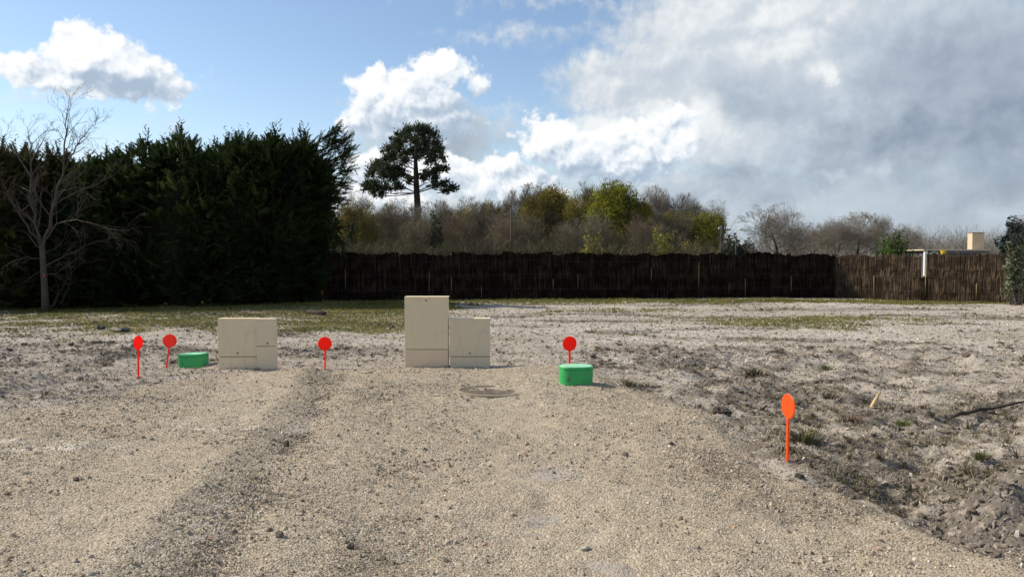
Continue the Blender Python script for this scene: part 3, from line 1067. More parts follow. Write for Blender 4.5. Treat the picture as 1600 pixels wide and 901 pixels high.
# ------------------------------------------------------------------ street cabinets
def local_box(name, c, s, mat, parent, bev=0.006):
    return MB().box(c, s, bev).obj(name, mat, parent)


def curve_rib(p, q, bend, y, r):
    pts = []
    for i in range(9):
        t = i / 8
        pts.append((p[0] + (q[0] - p[0]) * t + bend * math.sin(math.pi * t), y, p[1] + (q[1] - p[1]) * t))
    return MB().tube(pts, r, 6)


def flared_cabinet(base, w, h, rz, label, mats, dep=0.22, split=0.27):
    """wide low cabinet: door with two flaring ribs above a plinth that has a splayed panel"""
    body, plinth = mats
    z0 = base[2]
    t = empty('utility_cabinet', base, label, 'utility cabinet', 'beige utility cabinets', rz)
    zs = h * split
    local_box('housing', (0, dep / 2, h / 2 - 0.03), (w - 0.012, dep - 0.02, h + 0.04), body, t)
    d = local_box('door', (0, -0.004, (zs + 0.008 + h) / 2), (w, 0.022, h - zs - 0.008), body, t, 0.005)
    for s in (-1, 1):
        k = curve_rib((s * w * 0.40, h * 0.94), (s * w * 0.16, zs + 0.05 * h), -s * w * 0.05, -0.0135, 0.0036)
        k.obj('rib', M['rib'], d, True)
    MB().tube([(0, -0.012, zs + 0.055), (0, -0.024, zs + 0.055)], 0.012, 12).obj('lock', M['lock'], d)
    local_box('plinth', (0, -0.001, (zs - 0.006) / 2 - 0.03), (w - 0.004, 0.02, zs - 0.006 + 0.06), plinth, t, 0.004)
    local_box('seam', (0, 0.008, zs + 0.001), (w - 0.016, 0.012, 0.02), M['seam'], t, 0)
    for s in (-1, 1):
        curve_rib((s * w * 0.15, zs - 0.03), (s * w * 0.20, 0.02), s * w * 0.012, -0.0105, 0.0035).obj('knockout_edge', M['rib'], t, True)
    local_box('top_cap', (0, dep / 2 - 0.008, h + 0.001), (w + 0.006, dep + 0.022, 0.014), body, t, 0.004)
    return t


def plain_cabinet(base, w, h, rz, label, mats, split, lock, dep=0.22):
    body, plinth = mats
    t = empty('utility_cabinet', base, label, 'utility cabinet', 'beige utility cabinets', rz)
    zs = h * split
    local_box('housing', (0, dep / 2, h / 2 - 0.03), (w - 0.012, dep - 0.02, h + 0.04), body, t)
    d = local_box('door', (0, -0.004, (zs + 0.006 + h) / 2), (w, 0.022, h - zs - 0.006), body, t, 0.005)
    lx, lz = lock
    MB().tube([(lx, -0.012, lz), (lx, -0.024, lz)], 0.012, 12).obj('lock', M['lock'], d)
    local_box('lower_panel', (0, -0.001, (zs - 0.004) / 2 - 0.03), (w - 0.004, 0.02, zs - 0.004 + 0.06), plinth, t, 0.004)
    local_box('seam', (0, 0.008, zs + 0.001), (w - 0.016, 0.012, 0.016), M['seam'], t, 0)
    local_box('top_cap', (0, dep / 2 - 0.008, h + 0.001), (w + 0.006, dep + 0.022, 0.014), body, t, 0.004)
    return t


def base_at(px, py):
    p = at(px, py)
    for _ in range(4):
        p = at(px, py, z_at(p.x, p.y))
    return p


def on_px(px, y):
    """point of the terrain at distance y under the photo column px"""
    x = (px - CX) / F_PX * y
    return Vector((x, y, z_at(x, y)))


def cabinets():
    def span(x0, x1, y):
        return (x1 - x0) / F_PX * y
    Yc = 10.55
    zb = 0.0
    sp = [(370, 339.5, 400.5, 496, 'wide beige cabinet with flaring ribs on its door, left of the narrow cabinet'),
          (415, 400.6, 429.4, 496.5, 'narrow beige cabinet joined to the right side of the wide left cabinet'),
          (666, 632, 700, 462, 'tall beige cabinet with small lock at top, highest of the cabinets'),
          (734, 702.5, 766, 496, 'lower beige cabinet with flaring ribs just right of the tall cabinet')]
    for i, (pc, x0, x1, pt, lab) in enumerate(sp):
        x = (pc - CX) / F_PX * Yc
        z = -0.01
        yy = Yc - (0.03 if i == 1 else 0)
        top = up(pc, pt, yy).z
        w = span(x0, x1, Yc) - 0.002
        h = top - z - 0.02
        rz = (0.0, 0.0, 0.0, -0.01)[i]
        dep = (.14, .14, .22, .20)[i]
        b = Vector((x, yy, z))
        if i == 0:
            flared_cabinet(b, w, h, rz, lab, (M['beige'], M['beige']), dep)
        elif i == 1:
            plain_cabinet(b, w, h, rz, lab, (M['beige_grey'], M['beige_grey']), 0.48, (0.03, h * 0.48 + 0.045), dep)
        elif i == 2:
            plain_cabinet(b, w, h, rz, lab, (M['beige'], M['beige_plinth']), 0.29, (0.0, h - 0.045))
        else:
            flared_cabinet(b, w, h, rz, lab, (M['beige_grey'], M['beige_grey']))


cabinets()


# ------------------------------------------------------------------ marker paddles
def marker(base, height, turn, lean, lean2, mat, label, dia=0.195):
    t = empty('marker_paddle', base, label, 'marker', 'round red-orange marker paddles')
    t.rotation_euler = (lean2, lean, turn)
    r = dia / 2
    zc = height - r
    n = 40
    rings = []
    for (rr, y) in ((r - 0.004, -0.006), (r, -0.003), (r, 0.003), (r - 0.004, 0.006)):
        rings.append([(rr * math.cos(2 * math.pi * j / n), y, zc + rr * math.sin(2 * math.pi * j / n)) for j in range(n)])
    MB().rings(rings).obj('disc', mat, t)
    w = 0.011
    sr = [[(-a, -0.007, z), (a, -0.007, z), (a, 0.007, z), (-a, 0.007, z)] for a, z in ((0.004, -0.16), (w, -0.05), (w, zc - r * 1.12), (w * 1.9, zc - r * 0.93))]
    MB().rings(sr).obj('stem', mat, t)
    return t


def markers():
    for (px, py, top, turn, lean, lean2, mat, lab) in (
            (216.5, 590, 524, R(80), 0.01, 0.0, 'red', 'red marker paddle turned partly edge-on, leftmost in the field'),
            (260.5, 572, 522, R(24), R(7), -0.05, 'red_faded', 'duller red marker paddle leaning right, beside the rectangular green box'),
            (508, 577, 526, R(18), 0.0, 0.0, 'red', 'red marker paddle standing between the two pairs of cabinets'),
            (890.5, 574, 525, R(14), -0.01, 0.02, 'red', 'red marker paddle standing right behind the oval green box'),
            (1230, 721, 615, R(-80), 0.005, 0.0, 'orange', 'orange marker paddle nearest the viewer, at the edge of the dug earth')):
        b = base_at(px, py)
        if px == 890.5:
            b = on_px(px, 9.75)
        h = up(px, top, b.y).z - b.z
        marker(b, h, turn, lean, lean2, M[mat], lab)


markers()


# ------------------------------------------------------------------ green service boxes
def superoval(a, b, e, n, z, cx=0, cy=0):
    pts = []
    for j in range(n):
        t = 2 * math.pi * j / n
        c, s = math.cos(t), math.sin(t)
        pts.append((cx + a * abs(c) ** e * (1 if c >= 0 else -1), cy + b * abs(s) ** e * (1 if s >= 0 else -1), z))
    return pts


def green_box(base, w, d, h, e, rz, tilt, label, lidh=0.028):
    t = empty('service_box', base, label, 'service box', 'green plastic service boxes', rz)
    t.rotation_euler = (tilt[0], tilt[1], rz)
    a, b = w / 2, d / 2
    MB().rings([superoval(a * k, b * k, e, 48, z) for k, z in ((0.97, -0.08), (0.985, 0.02), (1.0, h * .5), (1.0, h - lidh - .012), (0.97, h - lidh - .004))]).obj('body', M['green_plastic'], t, False)
    lid = MB().rings([superoval(a * k, b * k, e, 48, z) for k, z in ((1.0, h - lidh - 0.003), (1.025, h - lidh), (1.025, h - .008), (1.005, h))]).obj('lid', M['green_plastic'], t, False)
    MB().rings([superoval(a * k, b * k, e, 48, z) for k, z in ((0.95, h - 0.004), (0.95, h + .004), (0.92, h + .007))]).obj('lid_panel', M['green_lid'], lid)
    MB().tube([(-a * .55, -b * .80, h * .32), (-a * .58, -b * 1.0, h * .32)], 0.013, 12).obj('plug', M['lock'], t)
    return t


b = base_at(901, 601)
green_box(b + Vector((0, .13, 0)), 0.415, 0.32, 0.212, 0.78, R(6), (0, 0.012), 'oval green plastic box with pale lid, standing right before a red marker paddle')
b = base_at(297.5, 575)
green_box(b + Vector((0, .12, 0)), 0.385, 0.24, 0.200, 0.28, R(-8), (0, -0.035), 'rectangular green plastic box with pale lid, left of the wide left cabinet')


# ------------------------------------------------------------------ manhole cover
def manhole():
    c = base_at(768, 611)
    t = empty('manhole_cover', (c.x, c.y, c.z - 0.003), 'dusty round manhole cover set in the gravel in front of the cabinets', 'manhole cover')
    t.rotation_euler = (R(-1.5), R(1.5), 0.3)
    n = 48

    def ring(r, z):
        return [(r * math.cos(2 * math.pi * j / n) * (1 + .01 * math.sin(j * 1.7)), r * math.sin(2 * math.pi * j / n), z) for j in range(n)]
    MB().rings([ring(.42, -.08), ring(.42, .012), ring(.405, .018), ring(.375, .018), ring(.37, -.04)], cap=False).obj('frame', M['concrete'], t)
    MB().rings([ring(.365, -.05), ring(.365, .010), ring(.355, .014)]).obj('lid', M['cast_iron'], t)
    for s in (-1, 1):
        MB().box((s * .22, 0, .016), (.09, .03, .012), .003).obj('lifting_slot', M['seam'], t)


manhole()


# ------------------------------------------------------------------ loose things on the ground
def stone_thing(px, py, size, color, label, jag=0.3, sq=(1, .8, .75), sub=2):
    b = base_at(px, py)
    m = simple('stone_%d' % px, color, 0.95, 0.3, 14.0, 0.1, 0.5, 0.01)
    me = stone_mesh('stone', px, m, sub, jag, sq)
    o = link('stone', me)
    o.location = (b.x, b.y, b.z + size * 0.3)
    o.scale = (size, size, size)
    o.rotation_euler = (0.2, 0.3, px * .1)
    return tag(o, label, 'stone', 'single stones lying on the gravel')


for a in ((447, 698, 0.034, (0.10, 0.080, 0.055), 'dark brown pointed stone on the gravel below the cabinets, left of middle', 0.3, (.7, .7, 1.5)),
          (1049, 694, 0.026, (0.12, 0.10, 0.08), 'small dark stone on the gravel right of middle'),
          (977, 712, 0.030, (0.15, 0.125, 0.10), 'dark angular stone lowest of the two right of middle'),
          (40, 739, 0.020, (0.62, 0.54, 0.42), 'white stone near the left edge under the chalk streaks'),
          (183, 755, 0.016, (0.62, 0.54, 0.42), 'white stone between the chalk streaks and the bottom left gravel'),
          (210, 799, 0.016, (0.62, 0.54, 0.42), 'white flat stone in the lower left gravel', 0.25, (1.2, .8, .5)),
          (436, 836, 0.026, (0.16, 0.135, 0.105), 'dark round stone at the lower end of the loose strip'),
          (421, 829, 0.020, (0.17, 0.14, 0.10), 'brown stone just left of the dark round stone'),
          (119, 749, 0.022, (0.13, 0.11, 0.09), 'small black stone below the long chalk streak'),
          (328, 843, 0.019, (0.46, 0.27, 0.18), 'terracotta brick crumb in the lower left gravel', 0.35, (1.2, .8, .5)),
          (914, 858, 0.022, (0.42, 0.40, 0.35), 'pale grey stone at the bottom of the gravel', 0.25, (1.1, .8, .6)),
          (758, 852, 0.014, (0.46, 0.26, 0.17), 'small orange brick crumb at the bottom of the gravel'),
          (548, 855, 0.024, (0.11, 0.095, 0.08), 'black stone at the bottom left of middle'),
          (1205, 789, 0.020, (0.62, 0.54, 0.42), 'white stone on the right-hand gravel below the orange marker', 0.3, (1.1, .8, .7)),
          (1373, 859, 0.014, (0.44, 0.27, 0.19), 'orange brick crumb in the lower right gravel'),
          (1128, 648, 0.075, (0.10, 0.085, 0.07), 'large dark clod at the edge of the gravel pad', 0.38, (1.1, .8, .8), 3),
          (1250, 746, 0.028, (0.085, 0.07, 0.058), 'dark flat clod just below the orange marker', 0.45, (1.3, .9, .6), 2)):
    stone_thing(*a)


def weed(px, py, s, mats, label, seed):
    b = base_at(px, py)
    t = empty('weed', b - Vector((0, 0, .005)), label, 'weed', 'single weeds on the bare earth')
    for i, (m, k, ln) in enumerate(mats):
        o = link('leaves' if i == 0 else 'dead_stalks', tuft_mesh('weed', seed + i, M[m], k, 1.0, 1.6, 0.035, ln), t, 'stuff')
        o.scale = (s * 1.5, s, s)


weed(1256, 690, 0.14, (('weed_dark', 90, 1.3), ('weed_green', 30, 1.2)), 'dark scrubby weed growing right beside the orange marker', 900)
weed(1411, 664, 0.075, (('weed_green', 70, 1.2), ('weed_dark', 20, 1.2)), 'small bright green weed on the torn earth right of the orange marker', 910)
weed(1333, 660, 0.10, (('weed_red', 90, 1.3),), 'reddish brown dead weed on the torn earth', 920)
weed(984, 604, 0.13, (('weed_dark', 70, 1.2), ('straw', 40, 1.4)), 'dead tuft right of the oval green box', 930)
weed(1180, 588, 0.16, (('weed_dark', 90, 1.3), ('straw', 50, 1.5)), 'broad dead tuft at the back edge of the torn earth', 940)
weed(1296, 622, 0.10, (('weed_dark', 80, 1.3),), 'dark tuft between the yellow stick and the green weeds', 950)
weed(1425, 768, 0.07, (('weed_green', 60, 1.2), ('weed_dark', 30, 1.2)), 'low green weed on the torn earth in the right foreground', 960)
weed(1532, 716, 0.08, (('weed_green', 50, 1.2), ('weed_dark', 50, 1.2)), 'dark green weed near the right edge', 970)
weed(1290, 577, 0.11, (('weed_green', 70, 1.4), ('straw', 30, 1.4)), 'green tuft on the far side of the torn earth', 980)


def stick(name, pts, rad, mat, label, cat, n=8):
    P = [Vector(p) for p in pts]
    o0 = P[0].copy()
    o = MB().tube([p - o0 for p in P], rad, n).obj(name, mat, None, True)
    o.location = o0
    return tag(o, label, cat)


def gp(px, py, dz):
    p = base_at(px, py)
    return p + Vector((0, 0, dz))


stick('fallen_branch', [gp(1484, 656, .02), gp(1500, 653, .05), gp(1512, 652, .045), gp(1530, 648, .06), gp(1550, 646, .055), gp(1575, 641, .06), gp(1600, 637, .07)], [.008, .022, .015, .020, .013, .014, .008], M['old_wood'],
      'long dark branch lying on the pale earth near the right edge', 'branch')
stick('wood_splinter', [gp(1362, 638, .02), gp(1368, 632, .06), gp(1375, 627, .11)], [.022, .02, .012], M['fresh_wood'], 'short yellow splinter of wood sticking out of the torn earth', 'stick', 5)
stick('timber_offcut', [gp(481, 490, .06), gp(500, 492, .07), gp(508, 493, .07)], [.06, .07, .05], M['old_wood'], 'dark timber offcut lying on the grass before the hedge', 'timber', 6)
stick('boundary_stake', [gp(504, 477, -.1), gp(504, 470, .15), gp(503.5, 477, .45)], [.035, .03, .03], M['red_paint'], 'thin faded red stake at the foot of the hedge end', 'stake', 6)
stick('small_stake', [gp(113, 514, -.05), gp(113, 514, .08), gp(113.4, 514, .14)], [.017, .016, .014], M['white'], 'tiny white stake in the grass by the bare tree', 'stake', 6)


def lump(px, py, s, label):
    b = base_at(px, py)
    o = link('rubble_lump', stone_mesh('rubble_lump', px, M['black_plastic'], 2, 0.3, (1.3, .8, .6)))
    o.location = (b.x, b.y, b.z + s * .4)
    o.scale = (s, s, s)
    tag(o, label, 'rubble', 'black rubble lumps on the left grass')


lump(191, 519, 0.12, 'black lump on the grass straight above the two left markers')
lump(157, 514, 0.085, 'smaller black lump on the grass, left of the other black lump')


# ------------------------------------------------------------------ branching
def grow(rng, p, d, L, r, lvl, segs, tips, nseg=4, wig=0.18, upb=0.10, kids=(3, 5), shrink=0.62, spread=0.75, minr=0.004):
    p = np.array(p, float)
    d = np.array(d, float)
    d /= np.linalg.norm(d)
    r0 = r
    pts = [(p.copy(), d.copy(), r)]
    for i in range(nseg):
        d = d + rng.normal(0, wig, 3) + np.array([0, 0, upb])
        d /= np.linalg.norm(d)
        q = p + d * (L / nseg)
        r1 = max(minr, r0 * (1 - 0.75 * (i + 1) / nseg))
        segs.append((*p, *q, r, r1))
        p, r = q, r1
        pts.append((p.copy(), d.copy(), r))
    tips.append(p.copy())
    if lvl > 0:
        k = rng.integers(kids[0], kids[1] + 1)
        for j in range(k):
            t = 0.25 + 0.75 * (j + rng.uniform(0.2, 0.9)) / k
            i = min(nseg - 1, int(t * nseg))
            a, da, ra = pts[i]
            b = pts[i + 1][0]
            f = t * nseg - i
            s = a + (b - a) * f
            side = rng.normal(size=3)
            side -= da * side.dot(da)
            side /= np.linalg.norm(side) + 1e-9
            nd = da + side * spread * rng.uniform(.7, 1.3)
            grow(rng, s, nd, L * shrink * rng.uniform(.75, 1.15) * (1.1 - 0.35 * t), max(minr, ra * 0.62), lvl - 1, segs, tips, max(2, nseg - 1), wig, upb, kids, shrink, spread, minr)


def decid(seed, H=1.0, trunk=0.25, lvl=4, kids=(3, 5), spread=0.75, upb=0.12, shrink=0.66, nb=6, minr=0.0012, r0=0.030, width=None):
    """skeleton of a broadleaf tree of height about 1: trunk segments, branch segments, twig tips"""
    rng = np.random.default_rng(seed)
    tr, segs, tips = [], [], []
    p = np.array([0, 0, -0.03])
    d = np.array([0, 0, 1.0])
    r = r0
    pts = []
    n = 7
    top = 0.72
    for i in range(n):
        d = d + rng.normal(0, 0.06, 3)
        d[2] = max(d[2], .9)
        d /= np.linalg.norm(d)
        q = p + d * (top / n)
        r1 = r0 * (1 - 0.8 * (i + 1) / n)
        tr.append((*p, *q, r, r1))
        p, r = q, r1
        pts.append((p.copy(), r))
    grow(rng, p, d, 0.3, r, lvl - 1, segs, tips, 4, .15, upb, kids, shrink, spread, minr)
    for j in range(nb):
        t = trunk + (0.95 - trunk) * (j + rng.uniform(.1, .9)) / nb
        i = min(n - 1, int(t * n))
        s, rr = pts[i]
        a = j * 2.4 + rng.uniform(-.5, .5)
        e = rng.uniform(0.5, 1.1)
        dd = np.array([math.cos(a), math.sin(a), e])
        grow(rng, s, dd, 0.36 * (1.15 - 0.5 * t), rr * .6, lvl - 1, segs, tips, 4, .16, upb, kids, shrink, spread, minr)
    return np.array(tr), np.array(segs), np.array(tips)


def leaf_cloud(tips, rng, per, sig, size):
    P = np.repeat(tips, per, axis=0)
    P = P + rng.normal(0, sig, P.shape)
    T = np.array([[-.5, 0, 0], [0, -.28, .12], [.5, 0, 0], [0, .28, .12]])
    TF = np.array([[0, 1, 2, 3]])
    fr = frames(rng.normal(size=P.shape), rng)
    return stamp(T, TF, P, fr, size * rng.uniform(.6, 1.4, len(P)))


# ------------------------------------------------------------------ conifer hedge
def cypress_mesh(seed, H, rad, leaders, sprays, foot=1.0):
    rng = np.random.default_rng(seed)
    n = sprays
    lead = [(0.0, 0.0, H, rad * 0.8)] + [(rng.uniform(-.55, .55) * rad, rng.uniform(-.5, .5) * rad, H * rng.uniform(.82, .99), rad * rng.uniform(.45, .65)) for _ in range(leaders)]
    pick = rng.integers(0, len(lead), n)
    A = np.array(lead)[pick]
    u = rng.uniform(0, 1, n) ** 0.8
    z = 0.15 + u * (A[:, 2] - 0.15)
    rel = z / A[:, 2]
    prof = np.interp(rel, [0, .10, .42, .68, .86, .95, 1.0], [.50 * foot, .68 * foot, 1.0 * foot ** .5, .98, .66, .34, .06])
    ang = rng.uniform(0, 2 * math.pi, n)
    rr = A[:, 3] * prof * rng.uniform(.55, 1.15, n)
    P = np.stack([A[:, 0] * np.interp(rel, [0, .6, 1], [1, 1, .85]) + rr * np.cos(ang), A[:, 1] + rr * np.sin(ang), z], 1)
    out = np.stack([np.cos(ang), np.sin(ang), np.zeros(n)], 1)
    upw = np.interp(rel, [0, .5, .9, 1], [.10, .45, 1.0, 2.2])
    D = out * rng.uniform(.6, 1.2, (n, 1)) + np.array([[0, 0, 1]]) * (upw * rng.uniform(.2, 1.3, n))[:, None] + rng.normal(0, .42, (n, 3))
    # spray: axis with paired leaflets, drooping a little at the tip
    T, TF = [], []
    m = 9
    for j in range(m):
        t = j / m
        ax = np.array([0, -.10 * t * t, t])
        for s in (-1, 1):
            L = 0.34 * (1 - .75 * t)
            e = ax + np.array([s * L * .8, -.06, L * .75])
            w = np.array([0, 0.02, 0.085])
            k = len(T)
            T += [ax - w * .5, ax + w, e]
            TF.append((k, k + 1, k + 2))
    k = len(T)
    T += [np.array([-.03, 0, 0]), np.array([.03, 0, 0]), np.array([0, -.10, 1.1])]
    TF.append((k, k + 1, k + 2))
    V, F = stamp(np.array(T), np.array(TF), P, frames(D, rng), rng.uniform(.30, .62, n))
    # leading shoots at the tops
    E = []
    for (lx, ly, lz, lr) in lead:
        for q in range(3):
            E.append((lx + rng.normal(0, .12), ly + rng.normal(0, .12), lz - rng.uniform(.05, .5)))
    E = np.array(E)
    V2, F2 = stamp(np.array(T) * np.array([.55, .55, 1.0]), np.array(TF), E, frames(np.array([[0, 0, 1.0]]) + rng.normal(0, .12, E.shape), rng), rng.uniform(.7, 1.05, len(E)))
    Q, QD = [], []
    for e in E:
        for k in range(9):
            Q.append(e + np.array([rng.normal(0, .03), rng.normal(0, .03), .12 + .11 * k]))
            a = rng.uniform(0, 6.28)
            QD.append((math.cos(a), math.sin(a), .9))
    V3, F3 = stamp(np.array(T) * np.array([.8, .8, 1.0]), np.array(TF), np.array(Q), frames(np.array(QD), rng), np.tile(np.linspace(.34, .13, 9), len(E)))
    return join([(V, F), (V2, F2), (V3, F3)])


def cypress_hedge():
    rng = random.Random(4)
    variants = []
    for i in range(4):
        V, F = cypress_mesh(50 + i, 6.0, 1.75, 5, 3400)
        crown = mesh_np('crown', V, F, M['cypress'])
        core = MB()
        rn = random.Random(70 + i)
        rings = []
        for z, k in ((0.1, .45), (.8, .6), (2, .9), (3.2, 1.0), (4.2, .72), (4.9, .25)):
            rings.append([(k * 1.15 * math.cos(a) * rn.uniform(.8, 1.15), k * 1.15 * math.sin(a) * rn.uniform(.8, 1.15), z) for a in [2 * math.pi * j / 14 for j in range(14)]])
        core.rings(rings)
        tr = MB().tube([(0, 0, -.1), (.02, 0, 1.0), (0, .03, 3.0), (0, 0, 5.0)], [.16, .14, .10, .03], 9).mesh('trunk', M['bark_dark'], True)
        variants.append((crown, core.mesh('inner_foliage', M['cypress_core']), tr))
    spec = [(-110, 24.4, 233, 'cypress'), (-35, 24.6, 228, 'cypress_brown'), (38, 24.3, 218, 'cypress_brown'), (108, 24.9, 236, 'cypress_brown'), (168, 24.6, 232, 'cypress'),
            (232, 25.2, 208, 'cypress'), (288, 25.0, 196, 'cypress'), (338, 25.8, 224, 'cypress'), (384, 25.3, 203, 'cypress'), (432, 25.8, 203, 'cypress')]
    labs = ['dark cypress at the left edge, furthest left of the hedge', 'browned cypress behind the left boughs of the bare tree, at the left edge',
            'browned cypress directly left of the bare tree trunk', 'browned cypress directly right behind the bare tree trunk',
            'dark cypress right of the bare tree, with a low top below the small cloud', 'dark cypress between the low-topped one and the one with the single spire',
            'dark cypress with the highest single spire in the hedge', 'dark cypress forming the dip right of the spire in the hedge',
            'dark cypress with several thin spires, second from the right end of the hedge', 'dark cypress at the right end of the hedge']
    for i, (px, Y, pt, m) in enumerate(spec):
        x = (px - CX) / F_PX * Y
        H = up(px, pt + 14, Y).z
        crown, core, tr = variants[(i * 3 + i // 4) % 4]
        t = empty('cypress_tree', (x, Y, z_at(x, Y)), labs[i], 'tree', 'cypress trees of the hedge', rng.uniform(0, 6.28))
        s = H / 6.25
        for nm, me, k in (('crown', crown, 'stuff'), ('inner_foliage', core, None), ('trunk', tr, None)):
            o = link(nm, me, t, k)
            o.scale = (1.0, 1.0, s)
            if nm == 'crown':
                o.material_slots[0].link = 'OBJECT'
                o.material_slots[0].material = M[m]
    # the last tree of the hedge, with boughs that reach out to the right and droop
    Y = 26.2
    px = 476
    x = (px - CX) / F_PX * Y
    t = empty('cypress_tree', (x, Y, z_at(x, Y)), 'dark cypress with long ragged boughs reaching right over the brushwood fence', 'tree', 'cypress trees of the hedge')
    rn = np.random.default_rng(8)
    V, F = cypress_mesh(61, 5.55, 1.30, 5, 3600, .38)
    segs, tips, dirs = [], [], []
    for (pts) in ([(480, 262), (520, 232), (543, 216)], [(480, 275), (528, 246), (552, 230)], [(480, 290), (530, 270), (552, 264)], [(480, 305), (522, 290), (538, 288)], [(470, 320), (505, 306), (526, 308)], [(475, 290), (510, 262), (536, 240)],
                  [(496, 225), (515, 212), (530, 205)], [(498, 330), (518, 318), (532, 316)], [(500, 352), (518, 352), (528, 372), (532, 398)], [(490, 345), (508, 345), (520, 360), (524, 392)],
                  [(505, 275), (525, 258), (545, 245)], [(498, 312), (515, 304), (530, 300)], [(500, 240), (518, 224), (537, 222)]):
        yy = Y + rn.uniform(-.5, .5)
        W = [np.array(up(a, b_, yy)) - np.array(t.location) for a, b_ in pts]
        for a, b_ in zip(W[:-1], W[1:]):
            segs.append((*a, *b_, .025, .018))
            for q in range(22):
                f = rn.uniform(0, 1)
                tips.append(a + (b_ - a) * f + rn.normal(0, .10, 3))
                dirs.append((b_ - a) / np.linalg.norm(b_ - a) + rn.normal(0, .45, 3) + np.array([0, 0, .12]))
    T, TF = [], []
    for j in range(8):
        tt = j / 8
        for s in (-1, 1):
            L = .30 * (1 - .7 * tt)
            k = len(T)
            T += [(0, 0, tt - .04), (0, .02, tt + .08), (s * L * .7, -.05, tt + L * .8)]
            TF.append((k, k + 1, k + 2))
    V2, F2 = stamp(np.array(T), np.array(TF), np.array(tips), frames(np.array(dirs), rn), rn.uniform(.25, .5, len(tips)))
    V, F = join([(V, F), (V2, F2)])
    link('crown', mesh_np('crown', V, F, M['cypress']), t, 'stuff')
    Vs, Fs = seg_tubes(segs, 5)
    link('boughs', mesh_np('boughs', Vs, Fs, M['bark'], True), t, 'stuff')
    MB().tube([(0, 0, -.1), (.02, 0, 1.0), (0, .03, 3.0), (0, 0, 5.0)], [.15, .13, .09, .03], 9).obj('trunk', M['bark_dark'], t, True)


cypress_hedge()


